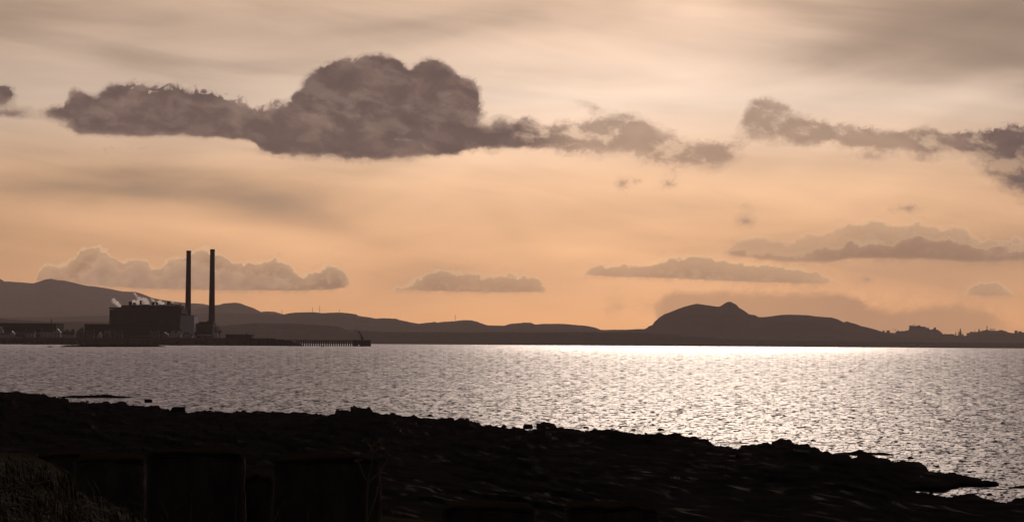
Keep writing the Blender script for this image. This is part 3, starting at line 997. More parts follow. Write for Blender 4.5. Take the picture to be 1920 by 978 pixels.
a, z1 = hz(205, 579.8, DS); b, _ = hz(340.5, 579.8, DS)
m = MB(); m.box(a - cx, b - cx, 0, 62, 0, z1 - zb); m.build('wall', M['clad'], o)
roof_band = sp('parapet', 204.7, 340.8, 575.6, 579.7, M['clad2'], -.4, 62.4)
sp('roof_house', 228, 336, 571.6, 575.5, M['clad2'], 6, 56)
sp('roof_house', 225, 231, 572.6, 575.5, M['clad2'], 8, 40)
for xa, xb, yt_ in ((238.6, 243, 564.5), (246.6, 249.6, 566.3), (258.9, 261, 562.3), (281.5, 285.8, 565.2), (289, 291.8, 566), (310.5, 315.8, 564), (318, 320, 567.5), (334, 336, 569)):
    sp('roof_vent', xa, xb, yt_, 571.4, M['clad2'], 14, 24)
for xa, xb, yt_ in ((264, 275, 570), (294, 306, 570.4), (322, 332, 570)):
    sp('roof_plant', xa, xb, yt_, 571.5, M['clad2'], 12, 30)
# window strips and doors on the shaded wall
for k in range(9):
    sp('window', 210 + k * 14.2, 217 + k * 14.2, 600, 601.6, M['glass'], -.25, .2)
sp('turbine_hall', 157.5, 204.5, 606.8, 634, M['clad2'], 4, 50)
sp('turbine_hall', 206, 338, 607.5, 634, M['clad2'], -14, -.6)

# chimneys
def chimney(xc_t, xc_b, yt_, wt, wb, D, label):
    X, Zt = hz(xc_t, yt_, D)
    Zb = ground(xc_b) - 1
    o = empty('chimney', (X, D, Zb), label, 'chimney', 'tall chimneys of the power station')
    r1 = wt * D / F / 2; r0 = wb * D / F / 2
    h = Zt - Zb
    m = MB()
    m.tube([(0, 0, 0), (0, 0, h * .25), (0, 0, h * .6), (0, 0, h - 3.2)], [r0 * 1.06, r0, (r0 + r1) * .49, r1], 24)
    m.build('shaft', M['stack'], o, True)
    m = MB(); m.tube([(0, 0, h - 3.15), (0, 0, h - .6), (0, 0, h)], [r1 * 1.04, r1 * 1.04, r1 * .95], 24); m.build('cap', M['clad2'], o, True)
    for k in (.33, .62):
        rr = r0 + (r1 - r0) * k
        m = MB(); m.tube([(0, 0, h * k), (0, 0, h * k + 1.0)], [rr + .12, rr + .12], 24); m.build('gallery', M['clad2'], o)
    return o


chimney(353.9, 352.7, 469.6, 8.7, 11.2, 3560, 'left chimney, slightly shorter, rising behind the pale grey block')
chimney(398.4, 397.2, 467.0, 8.8, 11.8, 3560, 'right chimney, slightly taller, standing clear of the boiler house')

# precipitator block and low buildings
def block(name, xa, xb, ya, D, depth, mw_, label, cat, group=None, mr=None, lip=.5, zb=None):
    a, zt = hz(xa, ya, D); b, _ = hz(xb, ya, D)
    z0 = (ground((xa + xb) / 2) - .8) if zb is None else zb
    o = empty(name, ((a + b) / 2, D, z0), label, cat, group)
    w = (b - a) / 2
    m = MB(); m.box(-w, w, 0, depth, 0, zt - z0 - lip); m.build('wall', mw_, o)
    m = MB(); m.box(-w - .25, w + .25, -.25, depth + .25, zt - z0 - lip + .01, zt - z0); m.build('roof', mr or mw_, o)
    return o, w, zt - z0


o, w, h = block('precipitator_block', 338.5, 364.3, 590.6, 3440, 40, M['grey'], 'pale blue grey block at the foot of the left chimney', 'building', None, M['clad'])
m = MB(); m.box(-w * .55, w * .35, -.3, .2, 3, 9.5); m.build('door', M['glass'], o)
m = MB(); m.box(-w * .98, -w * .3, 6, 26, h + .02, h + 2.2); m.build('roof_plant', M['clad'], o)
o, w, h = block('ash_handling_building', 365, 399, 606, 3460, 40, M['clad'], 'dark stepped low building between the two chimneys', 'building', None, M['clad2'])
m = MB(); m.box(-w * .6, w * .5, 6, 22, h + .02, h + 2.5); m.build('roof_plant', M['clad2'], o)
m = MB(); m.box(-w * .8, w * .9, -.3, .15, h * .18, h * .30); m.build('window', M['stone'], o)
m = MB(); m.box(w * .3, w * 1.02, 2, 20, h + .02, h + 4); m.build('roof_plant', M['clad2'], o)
o, w, h = block('long_shed', -60, 105, 604.6, 3420, 60, M['clad2'], 'very long flat dark shed left of the village trees', 'shed', None, M['clad2'])
a, zt = hz(93.6, 597.4, 3420); 
m = MB(); m.tube([(a - o.location.x, 10, h + .02), (a - o.location.x, 10, zt - o.location.z)], [.9, .5], 6); m.build('flue', M['steel'], o)
m = MB(); m.box(-w, w * .9, -8, -.4, 0, h * .55); m.build('lean_to', M['clad'], o)
o, w, h = block('storage_shed', 423, 472, 626.3, 3400, 30, M['clad2'], 'isolated flat roofed dark shed right of the right chimney', 'shed', None, M['clad2'])
m = MB(); m.box(w * .5, w * .6, 8, 10, h + .02, h + 1.8); m.build('roof_vent', M['steel'], o)
o, w, h = block('sea_wall', 473, 517, 633.4, 3370, 8, M['clad'], 'low sloping sea wall between dark shed and pier', 'wall', None, M['tin'], lip=.35)
o, w, h = block('boat_shed', 235, 279, 628.6, 3350, 16, M['clad2'], 'long low shed with a pale roof edge below the boiler house', 'shed', None, M['tin'], lip=1.0)

# village houses
HOUSES = [
    # x0, x1, y_eave, y_ridge, D, axis, wall, roof, label
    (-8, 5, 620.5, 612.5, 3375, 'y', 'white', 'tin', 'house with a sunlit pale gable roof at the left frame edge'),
    (1, 15.5, 627, 623.5, 3350, 'x', 'white', 'slate', 'low pale cottage at the left end of the village'),
    (16.5, 27, 626.5, 620.5, 3352, 'y', 'white', 'slate', 'pale gable ended cottage, second from the left frame edge'),
    (29, 45, 626.5, 622.5, 3356, 'x', 'stone', 'slate', 'dark stone cottage between two pale houses in front of the shed'),
    (45.5, 65, 624, 619, 3362, 'x', 'white', 'slate', 'pale walled terrace in front of the long shed'),
    (66.5, 74, 627, 622.5, 3354, 'x', 'stone', 'slate', 'small dark cottage left of the tall pale house'),
    (75, 100, 622, 616.5, 3356, 'x', 'white', 'slate', 'two storey pale house with dark windows in front of the shed'),
    (101, 113, 623.5, 616, 3358, 'y', 'white', 'slate', 'gable ended pale house at the right end of the long shed'),
    (115, 139, 627, 621, 3352, 'x', 'white', 'slate', 'wide low cottage with a dark roof below the round tree'),
    (143, 156, 627.5, 622, 3356, 'x', 'stone', 'slate', 'dark stone house just right of the round tree'),
    (161, 176, 626, 620, 3362, 'x', 'stone', 'slate', 'stone house in front of the low left wing of the power station'),
    (183, 189.5, 627, 623, 3346, 'y', 'white', 'slate', 'small bright white cottage left below the boiler house'),
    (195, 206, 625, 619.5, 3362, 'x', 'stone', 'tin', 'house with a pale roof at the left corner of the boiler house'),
    (212, 229, 627, 621.5, 3358, 'x', 'stone', 'slate', 'dark house under the left half of the boiler house'),
    (281, 298, 626, 621, 3360, 'x', 'stone', 'slate', 'dark house under the right half of the boiler house'),
    (301, 315, 627.5, 622.5, 3356, 'y', 'stone', 'slate', 'dark gable ended house left of the two pale roofed houses'),
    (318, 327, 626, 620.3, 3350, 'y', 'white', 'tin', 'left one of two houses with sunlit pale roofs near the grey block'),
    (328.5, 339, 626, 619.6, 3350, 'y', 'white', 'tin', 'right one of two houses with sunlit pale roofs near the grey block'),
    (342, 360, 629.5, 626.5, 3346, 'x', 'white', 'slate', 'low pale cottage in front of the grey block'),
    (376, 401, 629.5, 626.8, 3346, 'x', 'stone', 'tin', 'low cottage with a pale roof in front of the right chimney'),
]
for (xa, xb, ye, yr, D, axn, wm, rm, lab) in HOUSES:
    a, ze = hz(xa, ye, D); b, _ = hz(xb, ye, D); _, zr = hz((xa + xb) / 2, yr, D)
    z0 = ground((xa + xb) / 2) - .8
    o = empty('house', ((a + b) / 2, D, z0), lab, 'house', 'houses of the shore village')
    w = (b - a) / 2
    dp = 9.0
    ze -= z0; zr -= z0
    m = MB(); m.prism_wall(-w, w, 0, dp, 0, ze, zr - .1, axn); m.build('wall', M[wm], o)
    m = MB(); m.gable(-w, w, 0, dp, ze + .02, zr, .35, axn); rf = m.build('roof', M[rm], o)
    for s in ((-1, 1) if w > 6 else (1,)):
        m = MB()
        m.box(s * w * .8 - .6, s * w * .8 + .6, dp / 2 - .6, dp / 2 + .6, (ze + zr) / 2, zr + 1.6)
        m.build('chimney', M['stone'], rf)
    nwin = max(1, int(w * 2 / 4.2))
    st = 2 if ze > 6.5 else 1
    for f in range(st):
        for k in range(nwin):
            xx = -w + (k + .5) * 2 * w / nwin
            zz = 2.0 + f * 3.0 if ze > 4 else ze * .45
            m = MB(); m.box(xx - .55, xx + .55, -.06, .05, zz, zz + 1.3); m.build('window', M['glass'], o)

# parked cars and a light wall by the shore road
def car(x, D, label, ln=4.2):
    X, _ = hz(x, 632, D)
    o = empty('parked_car', (X, D, ground(x) - .2), label, 'car', 'cars parked along the shore road')
    m = MB()
    pr = [(-2.1, .3), (2.1, .3), (2.1, .8), (1.3, .95), (.7, 1.45), (-1.2, 1.45), (-1.9, .95), (-2.1, .85)]
    n = len(pr)
    vs = [(p[0], -.85, p[1]) for p in pr] + [(p[0], .85, p[1]) for p in pr]
    m.add(vs, [tuple(range(n)), tuple(reversed(range(n, 2 * n)))] + [(i, i + n, (i + 1) % n + n, (i + 1) % n) for i in range(n)])
    m.build('body', M['car'], o)
    for sx in (-1.3, 1.3):
        for sy in (-.86, .66):
            m = MB(); m.tube([(sx, sy, .32), (sx, sy + .2, .32)], [.32, .32], 10); m.build('wheel', M['clad2'], o)
    m = MB(); m.box(-1.0, .6, -.87, -.855, 1.0, 1.38); m.build('window', M['glass'], o)


car(20.5, 3340, 'leftmost of three pale cars parked close together at the village')
car(24.6, 3340, 'middle one of three pale cars parked close together at the village')
car(29.2, 3340, 'rightmost of three pale cars parked close together at the village')
car(47.5, 3340, 'lone pale car parked below the village terrace')
car(71, 3338, 'pale car parked in front of the two storey house')
for (xa, xb, lab) in ((147.5, 160, 'short sunlit low wall right of the round tree'), (59, 66, 'pale boat hauled out below the village')):
    if 'boat' in lab:
        a, _ = hz(xa, 633, 3325); b, _ = hz(xb, 633, 3325); w = (b - a) / 2
        o = empty('rowing_boat', ((a + b) / 2, 3325, ground(62) - .1), lab, 'boat')
        m = MB()
        m.add([(-w, 0, 1.0), (-w * .6, -.9, .9), (w * .7, -.8, .9), (w * .95, 0, 1.1), (w * .7, .8, .9), (-w * .6, .9, .9), (-w * .7, 0, .1), (w * .7, 0, .1)],
              [(0, 1, 6), (1, 2, 7, 6), (2, 3, 7), (3, 4, 7), (4, 5, 6, 7), (5, 0, 6)])
        m.build('hull', M['car'], o)
        m = MB(); m.box(-.2, .2, -.8, .8, .7, .78); m.build('thwart', M['timber'], o)
    else:
        block('low_wall', xa, xb, 632.2, 3338, 3, M['white'], lab, 'wall', None, M['tin'], lip=.4)

# trees in the village: tapered trunk, crown of many leaf clumps
def tree(x, ytop, wpx, D, label, seed, group='bare trees in the village'):
    r = random.Random(seed)
    X, Zt = hz(x, ytop, D)
    z0 = ground(min(x, 430)) - .6
    h = Zt - z0; w = wpx * D / F / 2
    o = empty('tree', (X, D, z0), label, 'tree', group)
    m = MB(); m.tube([(0, 0, 0), (.2, 0, h * .3), (0, .1, h * .62)], [.5, .38, .18], 8)
    for k in range(7):
        a = r.uniform(0, 6.28)
        m.tube([(0.1, 0, h * r.uniform(.25, .45)), (math.cos(a) * w * .5, math.sin(a) * w * .5, h * r.uniform(.5, .75))], [.2, .07], 5)
    m.build('trunk', M['bark'], o)
    m = MB()
    lobes = [(r.uniform(-.55, .55) * w, r.uniform(-.5, .5) * w, h * r.uniform(.45, .8), r.uniform(.35, .55)) for _ in range(9)]
    for k in range(900):
        lx, ly, lz, lr = r.choice(lobes)
        d = Vector((r.gauss(0, 1), r.gauss(0, 1), r.gauss(0, 1))).normalized() * (r.random() ** .45)
        p = Vector((lx + d.x * lr * w, ly + d.y * lr * w, min(lz + d.z * lr * min(w, h * .5), h)))
        s = r.uniform(.25, .6)
        q = [Vector((r.uniform(-1, 1), r.uniform(-1, 1), r.uniform(-1, 1))) * s for _ in range(3)]
        m.add([p + v for v in q], [(0, 1, 2)])
    m.build('crown', M['leaf'], o)


tree(135.5, 609.5, 12, 3380, 'round topped tree standing alone above the cottage roofs', 1)
tree(124, 615, 13, 3390, 'low spreading tree left of the round topped tree', 2)
tree(149, 613, 10, 3385, 'smaller tree between round topped tree and power station wing', 3)
tree(154.5, 608, 9, 3390, 'tree against the left end of the power station wing', 4)
tree(405.5, 607.5, 11, 3430, 'taller tree at the right foot of the right chimney', 5)
tree(411.5, 613, 12, 3420, 'lower bushy tree, rightmost beside the right chimney', 6)
tree(368, 620, 9, 3410, 'small tree between the grey block and the right chimney', 7)

# pier
DPR = 3360.0
xa, zd = hz(538, 636.6, DPR); xb, _ = hz(664.5, 637.3, DPR)
o = empty('pier', (xa, DPR, 0), 'long dark pier on a row of thin piles', 'pier')
L_ = xb - xa
m = MB(); m.box(0, L_, -3, 3, zd - 1.5, zd - .2); m.build('deck', M['timber'], o)
m = MB()
m.box(0, L_, -3.1, -2.9, zd + .5, zd + .65)
for k in range(40):
    m.box(k * L_ / 40, k * L_ / 40 + .15, -3.1, -2.9, zd - .2, zd + .5)
m.build('railing', M['steel'], o)
m = MB(); m.box(6, L_, -2.6, 2.6, zd - 4.2, zd - 3.6); m.build('brace', M['timber'], o)
nb = 26
for k in range(nb):
    x_ = 14 + k * (L_ - 16) / (nb - 1)
    m = MB()
    m.tube([(x_ - .35, -2.6, -2), (x_ - .25, -2.5, zd - 1.5)], [.62, .55], 7)
    m.build('pile', M['timber'], o)
    m = MB()
    m.tube([(x_ + .35, 2.6, -2), (x_ + .25, 2.5, zd - 1.5)], [.62, .55], 7)
    m.build('pile', M['timber'], o)
    m = MB(); m.box(x_ - .5, x_ + .5, -2.8, 2.8, zd - 3.6, zd - 1.5); m.build('crosshead', M['timber'], o)
xa2, zt2 = hz(663.5, 637.6, DPR); xb2, _ = hz(695, 637.6, DPR)
o = empty('landing_stage', ((xa2 + xb2) / 2, DPR, 0), 'solid dark block at the seaward end of the pier', 'pier')
w = (xb2 - xa2) / 2
m = MB(); m.box(-w, -w + 6, -6, 10, -2, zt2); m.box(-w + 8, w, -6, 10, -2, zt2); m.box(-w + 6, -w + 8, -5, 10, 2.5, zt2)
m.build('quay_wall', M['clad2'], o)
m = MB(); m.box(-w - .3, w + .3, -6.3, 10.3, zt2 + .01, zt2 + .5); m.build('deck', M['timber'], o)
for s in (-.8, -.35, .5, .9):
    m = MB(); m.tube([(w * s, -5, zt2 + .5), (w * s, -5, zt2 + 1.2)], [.35, .45], 8); m.build('bollard', M['steel'], o)
xc, zc0 = hz(679.3, 637, DPR); xj, zj = hz(671.5, 620.6, DPR); xm_, zm_ = hz(678.0, 632.5, DPR)
o = empty('dock_crane', (xc, DPR, zt2 + .5), 'small crane with a raised jib on the pier head', 'crane')
m = MB(); m.tube([(0, 0, 0), (xm_ - xc, 0, zm_ - zt2)], [1.4, 1.0], 8); m.build('mast', M['steel'], o)
m = MB(); m.box(-1.6, 1.6, -1.3, 1.3, 1.5, 4.2); m.build('cab', M['steel'], o)
m = MB(); m.tube([(xm_ - xc, 0, zm_ - zt2 - .5), ((xm_ + xj) / 2 - xc + .7, 0, (zm_ + zj) / 2 - zt2 + .4), (xj - xc, 0, zj - zt2)], [1.2, 1.0, .8], 6); m.build('jib', M['steel'], o)
m = MB(); m.tube([(xj - xc, 0, zj - zt2), (xj - xc - .2, 0, zj - zt2 - 5)], [.12, .12], 5); m.build('hoist_rope', M['steel'], o)

# ------------------------------------------------------------------ steam
def steam_material():
    m = bpy.data.materials.new('steam'); m.use_nodes = True
    n = m.node_tree; n.nodes.clear()
    out = n.nodes.new('ShaderNodeOutputMaterial'); pv = n.nodes.new('ShaderNodeVolumePrincipled')
    pv.inputs['Color'].default_value = (.99, .98, .97, 1)
    pv.inputs['Density'].default_value = 0.16
    pv.inputs['Anisotropy'].default_value = 0.72
    n.links.new(pv.outputs[0], out.inputs['Volume'])
    return m


MST = steam_material()


def steam(path, D, label, seed, n=26):
    """path: (px, py, radius px) along the plume"""
    r = random.Random(seed)
    bm = bmesh.new()
    X0, Z0 = hz(path[0][0], path[0][1], D)
    for k in range(n):
        t = r.random() * (len(path) - 1)
        i = min(int(t), len(path) - 2); f = t - i
        px = path[i][0] * (1 - f) + path[i + 1][0] * f + r.gauss(0, .8)
        py = path[i][1] * (1 - f) + path[i + 1][1] * f + r.gauss(0, .8)
        rad = (path[i][2] * (1 - f) + path[i + 1][2] * f) * r.uniform(.5, 1.05) * D / F
        X, Z = hz(px, py, D)
        g = bmesh.ops.create_icosphere(bm, subdivisions=3, radius=1.0)
        s1 = r.uniform(0, 50)
        for v in g['verts']:
            c = v.co
            nn = float(fbm(np.array(c.x * 2.2 + s1), np.array(c.z * 2.2 + c.y * 1.7), 4, .65))
            q = c * rad * .85 * (1 + 1.1 * nn)
            v.co = Vector((q.x * 1.25 + X - X0, q.y + r.gauss(0, .01) + (k % 5) * 2.0, q.z + Z - Z0))
    me = bpy.data.meshes.new('steam'); bm.to_mesh(me); bm.free()
    me.polygons.foreach_set('use_smooth', [True] * len(me.polygons))
    o = link('steam', me, MST); o.location = (X0, D, Z0)
    tag(o, label, 'steam', None, 'stuff')


steam([(226, 574, 2.5), (219, 569, 4), (212, 564, 3.4), (212, 559, 1.8)], 3520, 'white steam curling off the left end of the boiler house roof', 1)
steam([(246, 564, 2), (256, 567, 4), (264, 566, 4.5), (258, 555, 2.6), (250, 548, 2.2)], 3522, 'tallest white steam plume rising off the boiler house roof', 2, 34)
steam([(279, 570, 3), (273, 566, 5), (266, 557, 2.2)], 3524, 'white steam plume beside the tallest one on the boiler house roof', 3, 24)
steam([(290, 570, 2), (287, 564, 2.6), (282, 558, 1.6)], 3521, 'thin white steam wisp between roof vents of the boiler house', 4, 14)
steam([(307, 571, 3), (301, 567, 4), (295, 566, 2.4)], 3523, 'rounded white steam cloud right of the roof vents', 5, 18)
steam([(329, 571, 1.6), (324, 566, 2), (318, 566, 1.6)], 3522, 'small white steam wisp at the right end of the boiler house roof', 6, 10)
steam([(204, 600, 1.0), (203.6, 594, 1.4), (204.5, 583, .9)], 3500, 'thin steam hugging the left wall of the boiler house', 7, 10)

# ------------------------------------------------------------------ water
s_rows = np.concatenate([np.linspace(2.55, 8, 30), np.linspace(8.25, 60, 200), np.linspace(60.5, 345, 380)])
cols = np.linspace(-460, 2380, 760)
Dr = CAMZ * F / s_rows
ta = (cols - 960) / F
XX = ta[None, :] * Dr[:, None]
YY = np.repeat(Dr[:, None], len(cols), 1)
# real wave relief where the sheet is near enough to carry it
amp = 0.10 * sstep(420, 90, YY)
ZZ = amp * (fbm(XX / 5.5 + 3, YY / 2.6, 3, .5) + 0.5 * fbm(XX / 1.8, YY / 0.9 + 8, 3, .55)) - 0.02
me = grid_mesh('water', XX, YY, ZZ)
uv = me.uv_layers.new(name='waves')
U = np.repeat(cols[None, :] / 100.0, len(Dr), 0).ravel()
Vv = np.repeat(np.log(Dr)[:, None], len(cols), 1).ravel()
li = np.zeros(len(me.loops), np.int32); me.loops.foreach_get('vertex_index', li)
uvd = np.stack([U[li], Vv[li]], -1).astype(np.float32)
uv.data.foreach_set('uv', uvd.ravel())

mwat = bpy.data.materials.new('sea_water'); mwat.use_nodes = True
wn = mwat.node_tree
bs = wn.nodes['Principled BSDF']
bs.inputs['Base Color'].default_value = (0.012, 0.014, 0.017, 1)
bs.inputs['IOR'].default_value = 1.333
bs.inputs['Specular IOR Level'].default_value = 0.5
bs.inputs['Roughness'].default_value = 0.38
nt = wn; LK = wn.links.new
uvn = wn.nodes.new('ShaderNodeUVMap'); uvn.uv_map = 'waves'
sp_ = wn.nodes.new('ShaderNodeSeparateXYZ'); LK(uvn.outputs[0], sp_.inputs[0])
u = V(sp_.outputs[0]); v = V(sp_.outputs[1])
far = smooth(v, math.log(250), math.log(2500))


def wnoise(su, svv, seed, detail, rough):
    n = nt.nodes.new('ShaderNodeTexNoise')
    LK(combine(u * su, v * svv, seed), n.inputs['Vector'])
    n.inputs['Scale'].default_value = 1.0
    n.inputs['Detail'].default_value = detail
    if isinstance(rough, V): LK(rough.s, n.inputs['Roughness'])
    else: n.inputs['Roughness'].default_value = rough
    s = nt.nodes.new('ShaderNodeSeparateColor'); LK(n.outputs['Color'], s.inputs[0])
    return V(s.outputs[0]) - 0.5, V(s.outputs[1]) - 0.5, V(s.outputs[2]) - 0.5


a1, b1_, c1 = wnoise(4.2, 26.0, 1.0, 5, smooth(v, math.log(100), math.log(2500), 0.62, 0.95))
a2, b2_, c2 = wnoise(17.0, 90.0, 5.0, 3, 0.7)
nx = a1 * 0.28 + a2 * 0.28
ny = (b1_ * 0.60 + b2_ * 0.45) + smooth(v, math.log(600), math.log(3500), 0.10, 0.15)
a3, b3, c3 = wnoise(5.6, 112.0, 9.0, 4, 0.62)
streak = smooth(a3, 0.02, 0.12)
a4, b4, c4 = wnoise(13.0, 150.0, 12.0, 2, 0.5)
streak2 = smooth(a4, 0.03, 0.13)
calm = smooth(v, math.log(700), math.log(4000), 1.0, 0.35)
ny = ny + (streak * 0.42 + streak2 * 0.26) * calm
LK(smooth(v, math.log(500), math.log(4000), 0.41, 0.30).s, bs.inputs['Roughness'])
ny = ny.mx(0.0)
nvec = combine(nx, ny * -1.0, 1.0)
nn_ = nt.nodes.new('ShaderNodeVectorMath'); nn_.operation = 'NORMALIZE'; LK(nvec, nn_.inputs[0])
LK(nn_.outputs[0], bs.inputs['Normal'])
ow_ = link('water', me, mwat)
tag(ow_, 'rippled grey sea with a bright band of sun glitter', 'sea', None, 'structure')

# ------------------------------------------------------------------ rocky foreshore
SIL = [(-700, 705), (-420, 716), (-150, 730), (0, 735), (40, 736), (55, 739), (75, 740), (95, 744), (120, 747), (130, 752), (145, 753), (165, 756), (190, 758), (210, 757), (235, 756), (245, 759), (270, 761),
       (292, 763), (305, 766), (318, 768), (335, 774), (349, 775), (365, 775), (375, 770), (390, 768), (400, 769), (408, 772), (420, 771), (440, 772), (480, 774), (510, 774), (530, 772), (560, 772.5),
       (595, 774), (600, 776), (627, 776), (630, 773), (655, 771), (657, 766), (668, 765), (690, 768), (700, 770), (710, 774), (740, 779), (760, 780), (770, 780), (785, 783),
       (815, 782), (845, 782), (857, 786), (885, 789), (900, 794), (915, 797), (930, 799), (945, 802.5), (963, 805.5), (975, 807), (1004, 806), (1006, 797), (1012, 793), (1020, 792), (1035, 794),
       (1045, 799), (1055, 799), (1063, 804), (1080, 806), (1105, 806), (1130, 807), (1150, 807), (1158, 806), (1170, 806), (1178, 810), (1190, 812), (1205, 811), (1210, 809),
       (1225, 809), (1240, 810), (1262, 813), (1280, 815), (1300, 818), (1325, 820), (1331, 829), (1334, 834), (1340, 837), (1365, 838), (1385, 841), (1392, 834), (1400, 832), (1420, 831), (1430, 830), (1445, 828), (1450, 823), (1465, 822),
       (1478, 823), (1490, 829), (1515, 830), (1530, 838), (1550, 845), (1562, 851), (1590, 853), (1600, 857), (1612, 852), (1630, 856), (1650, 860), (1667, 862), (1668, 866),
       (1690, 864), (1710, 864), (1725, 866), (1735, 872), (1742, 879), (1760, 884), (1775, 887), (1778, 886), (1790, 886), (1795, 890), (1810, 891), (1835, 894), (1842, 898), (1868, 899), (1876, 905),
       (1884, 912), (1900, 930)]
LOW = [(1600, 900), (1690, 921.5), (1710, 925), (1740, 925), (1775, 929), (1800, 927), (1825, 926), (1832, 928), (1840, 933), (1855, 935), (1870, 939), (1885, 941), (1895, 938), (1905, 934), (1920, 933), (2000, 940), (2100, 960), (2380, 1000)]
BOT = [(1660, 940), (1690, 922), (1695, 921), (1720, 919), (1750, 920), (1770, 921), (1785, 917), (1800, 909.5), (1835, 910), (1868, 910), (1880, 908), (1884, 906), (2380, 880)]

ZE = 0.38
tcols = np.linspace(-460, 2380, 1900)
trow = np.concatenate([np.arange(700, 1010, 0.85), np.arange(1010, 1400, 6)])
PXX, PYY = np.meshgrid(tcols, trow)
X, D = on_z(PXX, PYY, ZE)
# near rows as plain distances
zE = ZE - 0.25 * sstep(1640, 1715, PXX)          # the rocks get lower towards their tip
shift = (ZE - zE) * F / D
foot = ZE * F / D
sil = interp(SIL, PXX) - shift
s1 = PYY - sil
low = interp(LOW, PXX) - shift
s2 = PYY - low
bot = interp(BOT, PXX) - foot
spit = np.minimum(s1, (bot - PYY))
right = PXX > 1690
s = np.where(right, np.maximum(spit, s2), s1)
s = np.where(PXX > 1884, s2, s)
# fine ragged edge in metres
ssm = np.convolve(np.interp(np.arange(-900, 2800), tcols, np.where(tcols > 1690, interp(LOW, tcols), interp(SIL, tcols))), np.ones(241) / 241, 'same')
ssm = np.interp(tcols, np.arange(-900, 2800)[130:-130], ssm[130:-130])
_, Dsil = on_z(PXX, np.repeat(ssm[None, :], len(trow), 0), ZE)
t = np.clip((D - 34) / np.maximum(Dsil - 34, 5), 0, 1)
lat_ = sstep(-.16, .10, X / D)
znear = 2.35 - 0.95 * lat_
zb_ = zE + (znear - zE) * (1 - t ** .55)
zb_ = np.where(right & (spit > s2), zE + .03 * sstep(0, 10, s), zb_)
zb_ = zb_ + np.clip((34 - D) / 30, 0, 1) * (3.6 - znear) * (D < 34)
# ledges: strata crop out in low broken steps that run obliquely across the shore
w_ = D + 3.2 * X + 5.0 * fbm(X / 9, D / 30, 3)
saw = np.mod(w_ / 9.5, 1.0)
saw2 = np.mod(w_ / 3.4 + 1.5 * fbm(X / 3, D / 14, 3), 1.0)
patch = sstep(-.2, .3, fbm(X / 5 + 40, D / 22, 3))
patch2 = sstep(-.1, .3, fbm(X / 2.2 + 10, D / 12, 3))
ins = sstep(1, 30, s)
fade = np.clip(D / 190.0, .28, 1.0)
rel = patch * 0.30 * (1 - saw) ** 2 + patch2 * 0.14 * (1 - saw2) ** 1.5 + 0.30 * fbm(X / 4.5, D / 12, 4) + 0.20 * fbm(X / .8, D / 2.2, 4)
edge_n = (0.26 * fbm(X / .55, D / 2.5, 4) + .24 * fbm(X / 1.6 + 9, D / 6, 3)) * fade * np.where(right, .5, 1)
z = zb_ + ins * fade * (rel - 0.10) + (1 - ins) * edge_n
z = np.where(s < 0, np.maximum(-1.2, zE + edge_n + s * 0.75), z)
z = np.where((s >= 0) & (s < 2.0), np.minimum(z, zE + edge_n + .02 + s * .06), z)
# two tiny tide pools that glint
for (qx, qy, rx, ry) in ((1383, 860.5, 3.2, 2.4), (1721, 892, 4.5, 2.6)):
    q = ((PXX - qx) / rx) ** 2 + ((PYY - qy) / ry) ** 2
    z = np.where(q < 1, -.25, z)
uvs = np.stack([X, (D + 3.2 * X) / 3.0], -1).reshape(-1, 2)
me = grid_mesh('rocky_shore', X, D, z)
ul = me.uv_layers.new(name='strata')
li = np.zeros(len(me.loops), np.int32); me.loops.foreach_get('vertex_index', li)
ul.data.foreach_set('uv', uvs[li].astype(np.float32).ravel())
o = link('rocky_shore', me, M['rock'])
tag(o, 'black stratified rocky foreshore running out into the sea', 'shore', None, 'structure')

# near ground sheet under the blocks and the camera
xs = np.linspace(-40, 40, 80); ys = np.concatenate([np.linspace(-20, 30, 30), np.linspace(32, 62, 20)])
XX, YY = np.meshgrid(xs, ys)
ZZ = 3.55 - 1.35 * sstep(16, 34, YY) - .55 * sstep(-4, 3, XX) * sstep(22, 36, YY) - 2.6 * sstep(46, 62, YY) + .10 * fbm(XX / 2, YY / 2, 4)
tag(link('ground', grid_mesh('ground', XX, YY, ZZ), M['soil']), 'dark earth at the head of the beach', 'ground', None, 'structure')


# ------------------------------------------------------------------ skerries, boulders
def rock_obj(name, xa, xb, ywat, ytop_prof, label, cat, depth_px=2.5, m_='reef', blocky=0.0, group=None):
    """low rock from its own waterline distance, with a real footprint; ytop_prof are offsets in px above the waterline"""
    n = max(24, int((xb - xa) / .8)); n = min(n, 160)
    us = np.linspace(0, 1, n)
    xp = xa + (xb - xa) * us
    X, D = on_z(xp, np.full(n, float(ywat)), 0.0)
    tp = interp(ytop_prof, us)
    hgt = tp * D / F
    _, D2 = on_z(xp, np.full(n, ywat - depth_px), 0.0)
    rows = 11
    XX = []; YY = []; ZZ = []
    for k in range(rows):
        v = k / (rows - 1)
        Y = D + (D2 - D) * v
        pr = max(0.0, 1 - abs(2 * v - 1) ** (4 if blocky else 2.2)) ** (.5)
        h = hgt * pr * (1 + .5 * fbm(X * 1.7 + 3, Y * .6, 4)) - .25 * (1 - pr) - .02
        XX.append(X / D * Y); YY.append(Y); ZZ.append(h)
    o = link(name, grid_mesh(name, np.array(XX), np.array(YY), np.array(ZZ)), M[m_])
    # origin at its base
    c = Vector((float(np.mean(X)), float(np.mean(D)), 0))
    o.data.transform(Matrix.Translation(-c)); o.location = c
    return tag(o, label, cat, group)


